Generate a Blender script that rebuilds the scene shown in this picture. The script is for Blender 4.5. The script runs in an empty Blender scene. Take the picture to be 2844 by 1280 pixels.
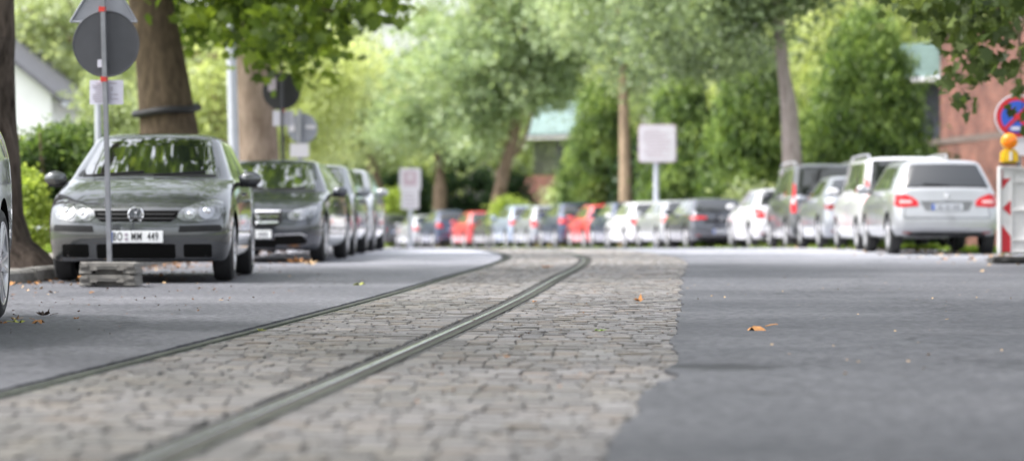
import bpy, bmesh, math, random
import numpy as np
from mathutils import Vector, Matrix
from mathutils.bvhtree import BVHTree

random.seed(7)
RNG = np.random.default_rng(11)
S = bpy.context.scene
COL = S.collection
PI = math.pi
F = 6717.0        # focal length of the lens in photo pixels, used to turn measured sizes into metres
CAMH = 0.61

def pt(px, py, d):
    return Vector(((px - 1422) * d / F, d, (606 - py) * d / F + CAMH))

# ------------------------------------------------------------------ materials
MATS = {}
def nodes(name):
    m = bpy.data.materials.new(name); m.use_nodes = True
    nt = m.node_tree
    return m, nt, nt.nodes['Principled BSDF']

def mat(name, col, rough=0.5, metal=0.0, coat=0.0, noise=0.0, nscale=20.0, bump=0.0, bscale=200.0, spec=0.5, emis=None):
    if name in MATS: return MATS[name]
    m, nt, b = nodes(name)
    b.inputs['Roughness'].default_value = rough
    b.inputs['Metallic'].default_value = metal
    b.inputs['Coat Weight'].default_value = coat
    b.inputs['Coat Roughness'].default_value = 0.04; b.inputs['Coat IOR'].default_value = 1.75
    b.inputs['Specular IOR Level'].default_value = spec
    b.inputs['Base Color'].default_value = (*col, 1)
    tc = nt.nodes.new('ShaderNodeTexCoord')
    if noise > 0:
        n = nt.nodes.new('ShaderNodeTexNoise'); n.inputs['Scale'].default_value = nscale; n.inputs['Detail'].default_value = 6
        nt.links.new(tc.outputs['Object'], n.inputs['Vector'])
        r = nt.nodes.new('ShaderNodeValToRGB')
        r.color_ramp.elements[0].position = 0.3; r.color_ramp.elements[1].position = 0.7
        r.color_ramp.elements[0].color = (*[c * (1 - noise) for c in col], 1)
        r.color_ramp.elements[1].color = (*[min(1, c * (1 + noise)) for c in col], 1)
        nt.links.new(n.outputs['Fac'], r.inputs['Fac']); nt.links.new(r.outputs['Color'], b.inputs['Base Color'])
    if bump > 0:
        n2 = nt.nodes.new('ShaderNodeTexNoise'); n2.inputs['Scale'].default_value = bscale; n2.inputs['Detail'].default_value = 4
        nt.links.new(tc.outputs['Object'], n2.inputs['Vector'])
        bp = nt.nodes.new('ShaderNodeBump'); bp.inputs['Strength'].default_value = bump; bp.inputs['Distance'].default_value = 0.02
        nt.links.new(n2.outputs['Fac'], bp.inputs['Height']); nt.links.new(bp.outputs['Normal'], b.inputs['Normal'])
    if emis:
        b.inputs['Emission Color'].default_value = (*emis[0], 1); b.inputs['Emission Strength'].default_value = emis[1]
    MATS[name] = m
    return m

def paint(name, col, metal=0.35, rough=0.38):
    return mat('paint_' + name, col, rough, metal, coat=1.0, noise=0.04, nscale=3.0)

def mul(nt, a, b):
    mx = nt.nodes.new('ShaderNodeMix'); mx.data_type = 'RGBA'; mx.blend_type = 'MULTIPLY'; mx.inputs['Factor'].default_value = 1
    nt.links.new(a, mx.inputs['A']); nt.links.new(b, mx.inputs['B']); return mx.outputs['Result']
def far_sun(nt, tc, y0, y1, k):
    """sunlight painted into the colour, paler farther down the street"""
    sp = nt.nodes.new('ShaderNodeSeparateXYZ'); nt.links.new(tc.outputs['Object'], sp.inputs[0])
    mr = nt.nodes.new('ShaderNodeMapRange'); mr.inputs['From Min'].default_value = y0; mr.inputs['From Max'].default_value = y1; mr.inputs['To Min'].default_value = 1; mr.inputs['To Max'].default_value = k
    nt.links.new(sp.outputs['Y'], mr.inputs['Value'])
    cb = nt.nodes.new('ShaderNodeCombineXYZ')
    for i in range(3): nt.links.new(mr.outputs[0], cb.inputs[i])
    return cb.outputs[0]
def asphalt_mat(name, base, tint):
    m, nt, b = nodes(name); L = nt.links.new
    tc = nt.nodes.new('ShaderNodeTexCoord')
    def noise(s, d=4, rough=.6, mapscale=None):
        n = nt.nodes.new('ShaderNodeTexNoise'); n.inputs['Scale'].default_value = s; n.inputs['Detail'].default_value = d; n.inputs['Roughness'].default_value = rough
        if mapscale:
            mp = nt.nodes.new('ShaderNodeMapping'); mp.inputs['Scale'].default_value = mapscale
            L(tc.outputs['Object'], mp.inputs['Vector']); L(mp.outputs['Vector'], n.inputs['Vector'])
        else: L(tc.outputs['Object'], n.inputs['Vector'])
        return n
    n1 = noise(140, 5, .75); n2 = noise(.55, 4); n3 = noise(1, 2, .5, (.06, .42, 1))
    r1 = nt.nodes.new('ShaderNodeValToRGB'); e = r1.color_ramp.elements
    e[0].position = .30; e[0].color = (base * .42, base * .43, base * .46, 1); e[1].position = .72; e[1].color = (base * 1.75, base * 1.75, base * 1.8, 1)
    L(n1.outputs['Fac'], r1.inputs['Fac'])
    v = nt.nodes.new('ShaderNodeTexVoronoi'); v.inputs['Scale'].default_value = 38; L(tc.outputs['Object'], v.inputs['Vector'])
    r4 = nt.nodes.new('ShaderNodeValToRGB'); r4.color_ramp.elements[0].position = .0; r4.color_ramp.elements[1].position = .16
    r4.color_ramp.elements[0].color = (3.0, 2.95, 2.85, 1); r4.color_ramp.elements[1].color = (1, 1, 1, 1)
    L(v.outputs['Distance'], r4.inputs['Fac'])
    r2 = nt.nodes.new('ShaderNodeValToRGB'); r2.color_ramp.elements[0].position = .3; r2.color_ramp.elements[1].position = .7
    r2.color_ramp.elements[0].color = (.74, .74, .75, 1); r2.color_ramp.elements[1].color = (1.12, 1.1, 1.08, 1)
    L(n2.outputs['Fac'], r2.inputs['Fac'])
    r3 = nt.nodes.new('ShaderNodeValToRGB'); r3.color_ramp.elements[0].position = .38; r3.color_ramp.elements[1].position = .60
    r3.color_ramp.elements[0].color = (.82, .82, .83, 1); r3.color_ramp.elements[1].color = (1.08, 1.08, 1.08, 1)  # soft bands of tree shade painted across the lanes
    L(n3.outputs['Fac'], r3.inputs['Fac'])
    cur = r1.outputs['Color']
    for r in (r2, r3, r4):
        mx = nt.nodes.new('ShaderNodeMix'); mx.data_type = 'RGBA'; mx.blend_type = 'MULTIPLY'; mx.inputs['Factor'].default_value = 1
        L(cur, mx.inputs['A']); L(r.outputs['Color'], mx.inputs['B']); cur = mx.outputs['Result']
    ng = noise(20, 2, .6); rg = nt.nodes.new('ShaderNodeValToRGB'); rg.color_ramp.elements[0].position = .40; rg.color_ramp.elements[1].position = .60
    rg.color_ramp.elements[0].color = (.62, .62, .64, 1); rg.color_ramp.elements[1].color = (1.36, 1.36, 1.35, 1); L(ng.outputs['Fac'], rg.inputs['Fac'])
    cur = mul(nt, cur, rg.outputs['Color'])
    cur = mul(nt, cur, far_sun(nt, tc, 9, 26, 1.6)); cur = mul(nt, cur, far_sun(nt, tc, 30, 43, 3.8))  # far sunlit stretch of the road painted paler
    vc = nt.nodes.new('ShaderNodeTexVoronoi'); vc.feature = 'DISTANCE_TO_EDGE'; vc.inputs['Scale'].default_value = .33
    wv = noise(1.2, 4); va = nt.nodes.new('ShaderNodeVectorMath'); va.operation = 'ADD'; L(tc.outputs['Object'], va.inputs[0]); L(wv.outputs['Color'], va.inputs[1]); L(va.outputs[0], vc.inputs['Vector'])
    rc = nt.nodes.new('ShaderNodeValToRGB'); rc.color_ramp.elements[0].position = .002; rc.color_ramp.elements[1].position = .007
    rc.color_ramp.elements[0].color = (.45, .45, .45, 1); rc.color_ramp.elements[1].color = (1, 1, 1, 1); L(vc.outputs['Distance'], rc.inputs['Fac'])
    cur = mul(nt, cur, rc.outputs['Color'])
    # hollow beside the setts: its shade and dirt painted dark
    vd = nt.nodes.new('ShaderNodeVectorMath'); vd.operation = 'DISTANCE'
    mp = nt.nodes.new('ShaderNodeMapping'); mp.inputs['Scale'].default_value = (1.5, 1.6, 0); L(tc.outputs['Object'], mp.inputs['Vector'])
    vd.inputs[1].default_value = (.84 * 1.5, 9.8 * 1.6, 0); L(mp.outputs['Vector'], vd.inputs[0])
    nd = noise(7, 4); ad = nt.nodes.new('ShaderNodeMath'); ad.operation = 'MULTIPLY_ADD'; ad.inputs[1].default_value = -.5; L(nd.outputs['Fac'], ad.inputs[0]); L(vd.outputs['Value'], ad.inputs[2])
    rd = nt.nodes.new('ShaderNodeValToRGB'); rd.color_ramp.elements[0].position = 0; rd.color_ramp.elements[0].color = (.22, .22, .22, 1); rd.color_ramp.elements[1].position = .16; rd.color_ramp.elements[1].color = (1, 1, 1, 1)
    L(ad.outputs[0], rd.inputs['Fac']); cur = mul(nt, cur, rd.outputs['Color'])
    mx = nt.nodes.new('ShaderNodeMix'); mx.data_type = 'RGBA'; mx.blend_type = 'MULTIPLY'; mx.inputs['Factor'].default_value = 1
    mx.inputs['B'].default_value = (*tint, 1); L(cur, mx.inputs['A']); L(mx.outputs['Result'], b.inputs['Base Color'])
    b.inputs['Roughness'].default_value = .62; b.inputs['Specular IOR Level'].default_value = .35
    bp = nt.nodes.new('ShaderNodeBump'); bp.inputs['Strength'].default_value = .35; bp.inputs['Distance'].default_value = .004
    L(n1.outputs['Fac'], bp.inputs['Height']); L(bp.outputs['Normal'], b.inputs['Normal'])
    return m

def stone_mat():
    m, nt, b = nodes('sett_stone'); L = nt.links.new
    g = nt.nodes.new('ShaderNodeNewGeometry'); tc = nt.nodes.new('ShaderNodeTexCoord')
    r = nt.nodes.new('ShaderNodeValToRGB'); cr = r.color_ramp
    cr.elements[0].position = 0; cr.elements[0].color = (.105, .102, .10, 1)
    cr.elements[1].position = 1; cr.elements[1].color = (.155, .151, .149, 1)
    for p, c in ((.3, (.12, .117, .115, 1)), (.6, (.138, .135, .132, 1)), (.84, (.145, .132, .114, 1)), (.9, (.13, .11, .092, 1))):
        el = cr.elements.new(p); el.color = c
    L(g.outputs['Random Per Island'], r.inputs['Fac'])
    n = nt.nodes.new('ShaderNodeTexNoise'); n.inputs['Scale'].default_value = 45; n.inputs['Detail'].default_value = 7; n.inputs['Roughness'].default_value = .7
    L(tc.outputs['Object'], n.inputs['Vector'])
    r2 = nt.nodes.new('ShaderNodeValToRGB'); r2.color_ramp.elements[0].position = .3; r2.color_ramp.elements[1].position = .7
    r2.color_ramp.elements[0].color = (.62, .61, .6, 1); r2.color_ramp.elements[1].color = (1.15, 1.15, 1.15, 1)
    L(n.outputs['Fac'], r2.inputs['Fac'])
    n3 = nt.nodes.new('ShaderNodeTexNoise'); n3.inputs['Scale'].default_value = .5; n3.inputs['Detail'].default_value = 3
    L(tc.outputs['Object'], n3.inputs['Vector'])
    r3 = nt.nodes.new('ShaderNodeValToRGB'); r3.color_ramp.elements[0].position = .3; r3.color_ramp.elements[1].position = .7
    r3.color_ramp.elements[0].color = (.75, .76, .72, 1); r3.color_ramp.elements[1].color = (1.05, 1.05, 1.07, 1)
    L(n3.outputs['Fac'], r3.inputs['Fac'])
    cur = r.outputs['Color']
    for q in (r2, r3):
        mx = nt.nodes.new('ShaderNodeMix'); mx.data_type = 'RGBA'; mx.blend_type = 'MULTIPLY'; mx.inputs['Factor'].default_value = 1
        L(cur, mx.inputs['A']); L(q.outputs['Color'], mx.inputs['B']); cur = mx.outputs['Result']
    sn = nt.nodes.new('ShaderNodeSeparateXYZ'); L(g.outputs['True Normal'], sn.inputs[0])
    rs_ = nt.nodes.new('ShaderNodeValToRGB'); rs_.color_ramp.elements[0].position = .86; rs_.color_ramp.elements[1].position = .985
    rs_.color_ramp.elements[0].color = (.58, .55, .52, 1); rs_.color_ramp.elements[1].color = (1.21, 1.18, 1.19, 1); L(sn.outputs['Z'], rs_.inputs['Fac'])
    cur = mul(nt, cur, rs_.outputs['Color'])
    cur = mul(nt, cur, far_sun(nt, tc, 8, 24, 1.35)); cur = mul(nt, cur, far_sun(nt, tc, 28, 44, 2.0))  # same painted sunlight on the far setts
    L(cur, b.inputs['Base Color'])
    b.inputs['Roughness'].default_value = .55; b.inputs['Specular IOR Level'].default_value = .4
    bp = nt.nodes.new('ShaderNodeBump'); bp.inputs['Strength'].default_value = .5; bp.inputs['Distance'].default_value = .008
    L(n.outputs['Fac'], bp.inputs['Height']); L(bp.outputs['Normal'], b.inputs['Normal'])
    return m

def leaf_mat(name, dark, mid, light, trans=.45, clump=.5):
    m = bpy.data.materials.new(name); m.use_nodes = True
    nt = m.node_tree; nt.nodes.clear(); L = nt.links.new
    out = nt.nodes.new('ShaderNodeOutputMaterial')
    g = nt.nodes.new('ShaderNodeNewGeometry'); tc = nt.nodes.new('ShaderNodeTexCoord')
    n = nt.nodes.new('ShaderNodeTexNoise'); n.inputs['Scale'].default_value = clump; n.inputs['Detail'].default_value = 3
    L(tc.outputs['Object'], n.inputs['Vector'])
    ma = nt.nodes.new('ShaderNodeMath'); ma.operation = 'MULTIPLY_ADD'; ma.inputs[1].default_value = .5
    L(g.outputs['Random Per Island'], ma.inputs[0])
    mb = nt.nodes.new('ShaderNodeMath'); mb.operation = 'MULTIPLY_ADD'; mb.inputs[1].default_value = 1.5; mb.inputs[2].default_value = -.5
    L(n.outputs['Fac'], mb.inputs[0]); L(mb.outputs[0], ma.inputs[2])
    r = nt.nodes.new('ShaderNodeValToRGB'); cr = r.color_ramp
    cr.elements[0].position = .15; cr.elements[0].color = (*dark, 1)
    cr.elements[1].position = .9; cr.elements[1].color = (*light, 1)
    e = cr.elements.new(.5); e.color = (*mid, 1)
    L(ma.outputs[0], r.inputs['Fac'])
    d = nt.nodes.new('ShaderNodeBsdfDiffuse'); t = nt.nodes.new('ShaderNodeBsdfTranslucent'); gl = nt.nodes.new('ShaderNodeBsdfGlossy')
    gl.inputs['Roughness'].default_value = .42
    L(r.outputs['Color'], d.inputs['Color'])
    mx = nt.nodes.new('ShaderNodeMix'); mx.data_type = 'RGBA'; mx.blend_type = 'MULTIPLY'; mx.inputs['Factor'].default_value = 1
    mx.inputs['B'].default_value = (1.6, 1.6, .95, 1); L(r.outputs['Color'], mx.inputs['A']); L(mx.outputs['Result'], t.inputs['Color'])
    s1 = nt.nodes.new('ShaderNodeMixShader'); s1.inputs[0].default_value = trans
    L(d.outputs[0], s1.inputs[1]); L(t.outputs[0], s1.inputs[2])
    s2 = nt.nodes.new('ShaderNodeMixShader'); s2.inputs[0].default_value = .025
    L(s1.outputs[0], s2.inputs[1]); L(gl.outputs[0], s2.inputs[2]); L(s2.outputs[0], out.inputs['Surface'])
    return m

def bark_mat(name, c1, c2, scale=6):
    m, nt, b = nodes(name); L = nt.links.new
    tc = nt.nodes.new('ShaderNodeTexCoord')
    mp = nt.nodes.new('ShaderNodeMapping'); mp.inputs['Scale'].default_value = (1, 1, .3); L(tc.outputs['Object'], mp.inputs['Vector'])
    n = nt.nodes.new('ShaderNodeTexNoise'); n.inputs['Scale'].default_value = scale * 2.2; n.inputs['Detail'].default_value = 8; n.inputs['Roughness'].default_value = .65
    L(mp.outputs['Vector'], n.inputs['Vector'])
    r = nt.nodes.new('ShaderNodeValToRGB'); r.color_ramp.elements[0].position = .32; r.color_ramp.elements[1].position = .68
    r.color_ramp.elements[0].color = (*c1, 1); r.color_ramp.elements[1].color = (*c2, 1)
    L(n.outputs['Fac'], r.inputs['Fac']); L(r.outputs['Color'], b.inputs['Base Color'])
    b.inputs['Roughness'].default_value = .9; b.inputs['Specular IOR Level'].default_value = .15
    bp = nt.nodes.new('ShaderNodeBump'); bp.inputs['Strength'].default_value = .9; bp.inputs['Distance'].default_value = .08
    L(n.outputs['Fac'], bp.inputs['Height']); L(bp.outputs['Normal'], b.inputs['Normal'])
    return m

def brick_mat():
    m, nt, b = nodes('red_brick'); L = nt.links.new
    tc = nt.nodes.new('ShaderNodeTexCoord')
    sx = nt.nodes.new('ShaderNodeSeparateXYZ'); L(tc.outputs['Object'], sx.inputs[0])
    ad = nt.nodes.new('ShaderNodeMath'); ad.operation = 'ADD'; L(sx.outputs[0], ad.inputs[0]); L(sx.outputs[1], ad.inputs[1])
    cb = nt.nodes.new('ShaderNodeCombineXYZ'); L(ad.outputs[0], cb.inputs[0]); L(sx.outputs[2], cb.inputs[1])
    br = nt.nodes.new('ShaderNodeTexBrick'); br.inputs['Scale'].default_value = 1
    br.inputs['Brick Width'].default_value = .25; br.inputs['Row Height'].default_value = .083; br.inputs['Mortar Size'].default_value = .008
    br.inputs['Color1'].default_value = (.20, .075, .053, 1); br.inputs['Color2'].default_value = (.125, .047, .034, 1); br.inputs['Mortar'].default_value = (.17, .13, .11, 1)
    L(cb.outputs[0], br.inputs['Vector'])
    n = nt.nodes.new('ShaderNodeTexNoise'); n.inputs['Scale'].default_value = 1.3; n.inputs['Detail'].default_value = 5
    L(tc.outputs['Object'], n.inputs['Vector'])
    r2 = nt.nodes.new('ShaderNodeValToRGB'); r2.color_ramp.elements[0].position = .3; r2.color_ramp.elements[1].position = .7
    r2.color_ramp.elements[0].color = (.5, .48, .52, 1); r2.color_ramp.elements[1].color = (1.35, 1.3, 1.25, 1)
    L(n.outputs['Fac'], r2.inputs['Fac'])
    mx = nt.nodes.new('ShaderNodeMix'); mx.data_type = 'RGBA'; mx.blend_type = 'MULTIPLY'; mx.inputs['Factor'].default_value = 1
    L(br.outputs['Color'], mx.inputs['A']); L(r2.outputs['Color'], mx.inputs['B']); L(mx.outputs['Result'], b.inputs['Base Color'])
    b.inputs['Roughness'].default_value = .85
    return m

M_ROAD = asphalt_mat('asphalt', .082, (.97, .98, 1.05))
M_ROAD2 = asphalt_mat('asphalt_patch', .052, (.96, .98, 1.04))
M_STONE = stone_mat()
M_BED = mat('joint_dirt', (.035, .033, .031), .95, noise=.6, nscale=9)
M_STEEL = mat('rail_steel', (.52, .52, .56), .20, .95, noise=.15, nscale=6)
M_RUST = mat('rail_rust', (.035, .027, .024), .8, .1, noise=.4, nscale=30)
M_MOSS = mat('moss', (.038, .044, .031), .9, noise=.45, nscale=14, bump=.5, bscale=120)
M_TAR = mat('tar_joint', (.042, .042, .04), .85, noise=.35, nscale=25, bump=.5, bscale=90)
M_KERB = mat('kerb_stone', (.23, .22, .205), .85, noise=.3, nscale=14, bump=.4, bscale=60)
M_PAVE = mat('pavement_slabs', (.22, .2, .18), .9, noise=.3, nscale=8, bump=.4, bscale=60)
M_SOIL = mat('soil_grass', (.10, .13, .035), .95, noise=.5, nscale=3)
M_GRASS = leaf_mat('grass_blade', (.10, .15, .02), (.2, .3, .04), (.34, .45, .08), .4, .6)
M_BLACK = mat('black_plastic', (.012, .012, .013), .5, noise=.2, nscale=30, spec=.3)
M_DARK = mat('underbody', (.006, .006, .006), .9, spec=.1)
M_RUBBER = mat('tyre_rubber', (.022, .022, .023), .75, noise=.25, nscale=40)
M_ALLOY = mat('alloy', (.62, .62, .64), .3, .85, noise=.05, nscale=8)
M_CHROME = mat('chrome', (.85, .85, .87), .08, 1.0)
M_MIRROR = mat('lamp_reflector', (.42, .43, .45), .12, .9, noise=.1, nscale=30)
M_LENS = mat('lamp_lens', (.19, .20, .21), .08, .5, coat=1.0, noise=.45, nscale=22)
M_RED = mat('red_lens', (.50, .006, .012), .3, 0, coat=.25, spec=.3, noise=.2, nscale=20)
M_DRED = mat('dark_red_lens', (.22, .008, .012), .15, 0, coat=1.0)
M_WLENS = mat('clear_lens', (.7, .42, .42), .2, 0, coat=.3)
M_GLASS = mat('car_glass', (.012, .016, .014), .015, 0, coat=1.0, spec=1.0)
M_GLASS.node_tree.nodes['Principled BSDF'].inputs['IOR'].default_value = 2.9
M_GLASS3 = mat('car_rear_glass', (.012, .014, .016), .02, 0, coat=.6, spec=.8)
M_GLASS2 = mat('car_side_glass', (.022, .028, .02), .03, 0, coat=1.0, spec=.8)
M_PLATE = mat('plate_white', (.78, .79, .8), .35, noise=.03, nscale=10)
M_BLUE = mat('plate_blue', (.02, .09, .42), .4)
M_TXT = mat('plate_ink', (.012, .012, .015), .5)
M_GALV = mat('galvanised', (.25, .255, .28), .42, .55, noise=.14, nscale=10)
M_POLE = mat('painted_pole', (.45, .47, .53), .45, .1, noise=.08, nscale=3)
M_SIGNBACK = mat('sign_back', (.058, .06, .07), .55, .2, noise=.12, nscale=5)
M_SIGNBACK_L = mat('sign_back_light', (.26, .27, .31), .5, .4, noise=.1, nscale=5)
M_CLAMP = mat('red_clamp', (.5, .035, .025), .5, noise=.2, nscale=30)
M_PAPER = mat('paper', (.56, .55, .64), .7, noise=.03, nscale=20)
M_INK = mat('faint_ink', (.36, .32, .37), .7)
M_PINK = mat('faded_red', (.44, .34, .39), .6)
M_WHITE = mat('white_board', (.56, .54, .58), .5, noise=.04, nscale=5)
M_CONC = mat('recycled_base', (.19, .18, .165), .85, noise=.14, nscale=12, bump=.12, bscale=60)
M_BASEBLK = mat('rubber_base', (.06, .058, .056), .9, noise=.3, nscale=20)
M_SRED = mat('sign_red', (.52, .018, .03), .4, noise=.1, nscale=10)
M_SBLUE = mat('sign_blue', (.025, .085, .46), .4, noise=.1, nscale=10)
M_ORANGE = mat('amber_lens', (.85, .20, .004), .25, coat=.3, emis=((1, .30, .0), .10))
M_YELLOW = mat('yellow_plastic', (.75, .47, .01), .4, noise=.1, nscale=20)
M_WPLAST = mat('white_plastic', (.70, .69, .69), .5, noise=.08, nscale=6)
M_RING = mat('black_hose', (.012, .012, .014), .5, noise=.2, nscale=20)
M_BRICK = brick_mat()
M_COPING = mat('coping', (.13, .10, .088), .85, noise=.3, nscale=5)
M_COPPER = mat('green_copper', (.14, .205, .19), .55, .1, noise=.18, nscale=1.5)
M_NAVY = mat('dark_cladding', (.035, .04, .055), .4, noise=.2, nscale=4)
M_HWALL = mat('white_render', (.82, .82, .86), .8, noise=.03, nscale=2)
M_HROOF = mat('grey_roof', (.11, .11, .125), .7, noise=.25, nscale=6)
M_FENCE = mat('fence_metal', (.10, .105, .11), .5, .3)
B_DARK = bark_mat('bark_dark', (.028, .021, .017), (.16, .125, .105), 4)
B_MID = bark_mat('bark_mid', (.065, .048, .035), (.16, .12, .08), 5)
B_PLANE = bark_mat('bark_plane', (.15, .108, .08), (.34, .265, .21), 3)
B_GREY = bark_mat('bark_grey', (.20, .165, .15), (.36, .31, .29), 4)
B_WARM = bark_mat('bark_warm', (.20, .15, .10), (.40, .30, .20), 4)
B_BROWN = bark_mat('bark_brown', (.12, .085, .06), (.30, .22, .17), 4)
LF_PLANE = leaf_mat('plane_leaf', (.035, .058, .012), (.09, .14, .022), (.22, .29, .04), .5, .9)
LF_DARK = leaf_mat('dark_leaf', (.035, .055, .02), (.065, .095, .03), (.14, .18, .06), .42, .9)
LF_HAZY = leaf_mat('hazy_leaf', (.23, .27, .16), (.38, .44, .26), (.56, .61, .40), .45, .35)  # background haze painted in as paler greens, here and in the next two
LF_MINT = leaf_mat('mint_leaf', (.15, .20, .12), (.29, .37, .22), (.50, .57, .38), .42, .4)
LF_YEL = leaf_mat('yellow_leaf', (.27, .31, .15), (.42, .47, .24), (.58, .62, .36), .5, .3)
LF_OLIVE = leaf_mat('olive_leaf', (.075, .105, .06), (.15, .20, .11), (.29, .36, .20), .4, .6)
LF_HORN = leaf_mat('hornbeam_leaf', (.022, .042, .014), (.10, .165, .045), (.35, .45, .15), .45, .9)
LF_SHADE = leaf_mat('shade_leaf', (.014, .03, .014), (.03, .06, .026), (.06, .11, .04), .3, .5)  # greens darkened to paint in the shade under the trees
LF_LIME = leaf_mat('lime_leaf', (.16, .22, .05), (.30, .38, .08), (.48, .55, .16), .5, .8)
LITTER = [mat('leaf_orange', (.42, .20, .07), .8, noise=.3, nscale=40), mat('leaf_brown', (.16, .085, .045), .85, noise=.3, nscale=40),
          mat('leaf_tan', (.48, .33, .18), .8, noise=.3, nscale=40), mat('leaf_yellow_green', (.36, .38, .08), .8, noise=.3, nscale=40),
          mat('leaf_dark', (.06, .04, .03), .85, noise=.3, nscale=40)]

# ------------------------------------------------------------------ helpers
def link(o): COL.objects.link(o); return o
def empty(name, loc=(0, 0, 0), rz=0, parent=None):
    o = bpy.data.objects.new(name, None); o.location = loc; o.rotation_euler = (0, 0, rz); o.empty_display_size = .2
    if parent: o.parent = parent
    return link(o)
def tag(o, label=None, cat=None, group=None, kind=None):
    if label: o['label'] = label
    if cat: o['category'] = cat
    if group: o['group'] = group
    if kind: o['kind'] = kind
    return o
def pyd(name, verts, faces, m, parent=None, smooth=False, loc=None):
    me = bpy.data.meshes.new(name); me.from_pydata([tuple(v) for v in verts], [], faces); me.update()
    if m: me.materials.append(m)
    if smooth: me.shade_smooth(); me.set_sharp_from_angle(angle=math.radians(40))
    o = bpy.data.objects.new(name, me)
    if parent: o.parent = parent
    if loc: o.location = loc
    return link(o)
def bmobj(name, bm, m, parent=None, smooth=True, ang=40):
    me = bpy.data.meshes.new(name); bm.to_mesh(me); bm.free()
    if m: me.materials.append(m)
    if smooth: me.shade_smooth(); me.set_sharp_from_angle(angle=math.radians(ang))
    o = bpy.data.objects.new(name, me)
    if parent: o.parent = parent
    return link(o)
def bx(bm, c, s, rot=None, bevel=0.0, taper=1.0):
    r = bmesh.ops.create_cube(bm, size=1)
    vs = r['verts']
    for v in vs:
        k = taper if v.co.z > 0 else 1
        v.co = Vector((v.co.x * s[0] * k, v.co.y * s[1] * k, v.co.z * s[2]))
    if bevel > 0:
        es = list({e for v in vs for e in v.link_edges})
        rr = bmesh.ops.bevel(bm, geom=es, offset=bevel, segments=2, affect='EDGES')
        vs = list({v for f in rr['faces'] for v in f.verts} | {v for v in vs if v.is_valid})
    Mx = Matrix.Translation(Vector(c)) @ (rot.to_4x4() if rot else Matrix())
    for v in vs: v.co = Mx @ v.co
    return vs
def cyl(bm, p0, p1, r0, r1=None, seg=20):
    p0 = Vector(p0); p1 = Vector(p1); d = p1 - p0
    r = bmesh.ops.create_cone(bm, cap_ends=True, segments=seg, radius1=r0, radius2=r1 if r1 is not None else r0, depth=d.length)
    q = d.to_track_quat('Z', 'Y').to_matrix().to_4x4(); q.translation = (p0 + p1) / 2
    for v in r['verts']: v.co = q @ v.co
    return r['verts']
def ball(bm, c, r, u=20, v=12):
    rr = bmesh.ops.create_uvsphere(bm, u_segments=u, v_segments=v, radius=1)
    for w in rr['verts']: w.co = Vector((w.co.x * r[0] + c[0], w.co.y * r[1] + c[1], w.co.z * r[2] + c[2]))
def polyprism(bm, pts, y0, y1):
    """polygon in x,z extruded along y"""
    a = [bm.verts.new((p[0], y0, p[1])) for p in pts]; b = [bm.verts.new((p[0], y1, p[1])) for p in pts]
    n = len(pts); bm.faces.new(a); bm.faces.new(b[::-1])
    for i in range(n): bm.faces.new((a[i], b[i], b[(i + 1) % n], a[(i + 1) % n]))
def rrect(cx, cz, w, h, r, n=4):
    out = []
    for k, (sx, sz) in enumerate(((1, 1), (-1, 1), (-1, -1), (1, -1))):
        for i in range(n + 1):
            a = PI / 2 * (k + i / n)
            out.append((cx + sx * (w / 2 - r) + r * math.cos(a), cz + sz * (h / 2 - r) + r * math.sin(a)))
    return out
def disc(cx, cz, r, n=28): return [(cx + r * math.cos(2 * PI * i / n), cz + r * math.sin(2 * PI * i / n)) for i in range(n)]
def tube_geo(path, radii, seg=14, jit=0.0, rs=None):
    V, Fc = [], []
    rs = rs or random
    n = len(path)
    ph = [rs.random() * 6 for _ in range(4)]
    for i in range(n):
        p = Vector(path[i]); t = (Vector(path[min(i + 1, n - 1)]) - Vector(path[max(i - 1, 0)])).normalized()
        q = t.to_track_quat('Z', 'Y')
        for k in range(seg):
            a = 2 * PI * k / seg
            rr = radii[i] * (1 + jit * (math.sin(3 * a + ph[0] + i * .25) * .5 + math.sin(5 * a + ph[1] - i * .4) * .35 + math.sin(2 * a + ph[2] + i * .7) * .4))
            V.append(p + q @ Vector((rr * math.cos(a), rr * math.sin(a), 0)))
    for i in range(n - 1):
        for k in range(seg):
            k2 = (k + 1) % seg
            Fc.append((i * seg + k, i * seg + k2, (i + 1) * seg + k2, (i + 1) * seg + k))
    Fc.append(tuple(range((n - 1) * seg, n * seg)))
    return V, Fc
def tubes(name, lst, m, parent=None, seg=14, jit=0.0):
    V, Fc = [], []
    for path, radii in lst:
        v, f = tube_geo(path, radii, seg, jit); o = len(V); V += v; Fc += [tuple(i + o for i in q) for q in f]
    return pyd(name, V, Fc, m, parent, smooth=True)
def lerp_path(xs, ys):
    """smooth piecewise interpolation"""
    xs = np.array(xs, float); ys = np.array(ys, float)
    m = np.gradient(ys, xs)
    def f(x):
        x = np.asarray(x, float)
        i = np.clip(np.searchsorted(xs, x) - 1, 0, len(xs) - 2)
        h = xs[i + 1] - xs[i]; t = (x - xs[i]) / h
        t2 = t * t; t3 = t2 * t
        r = (2 * t3 - 3 * t2 + 1) * ys[i] + (t3 - 2 * t2 + t) * h * m[i] + (-2 * t3 + 3 * t2) * ys[i + 1] + (t3 - t2) * h * m[i + 1]
        r = np.where(x < xs[0], ys[0] + m[0] * (x - xs[0]), r); r = np.where(x > xs[-1], ys[-1] + m[-1] * (x - xs[-1]), r)
        return r
    return f

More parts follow.
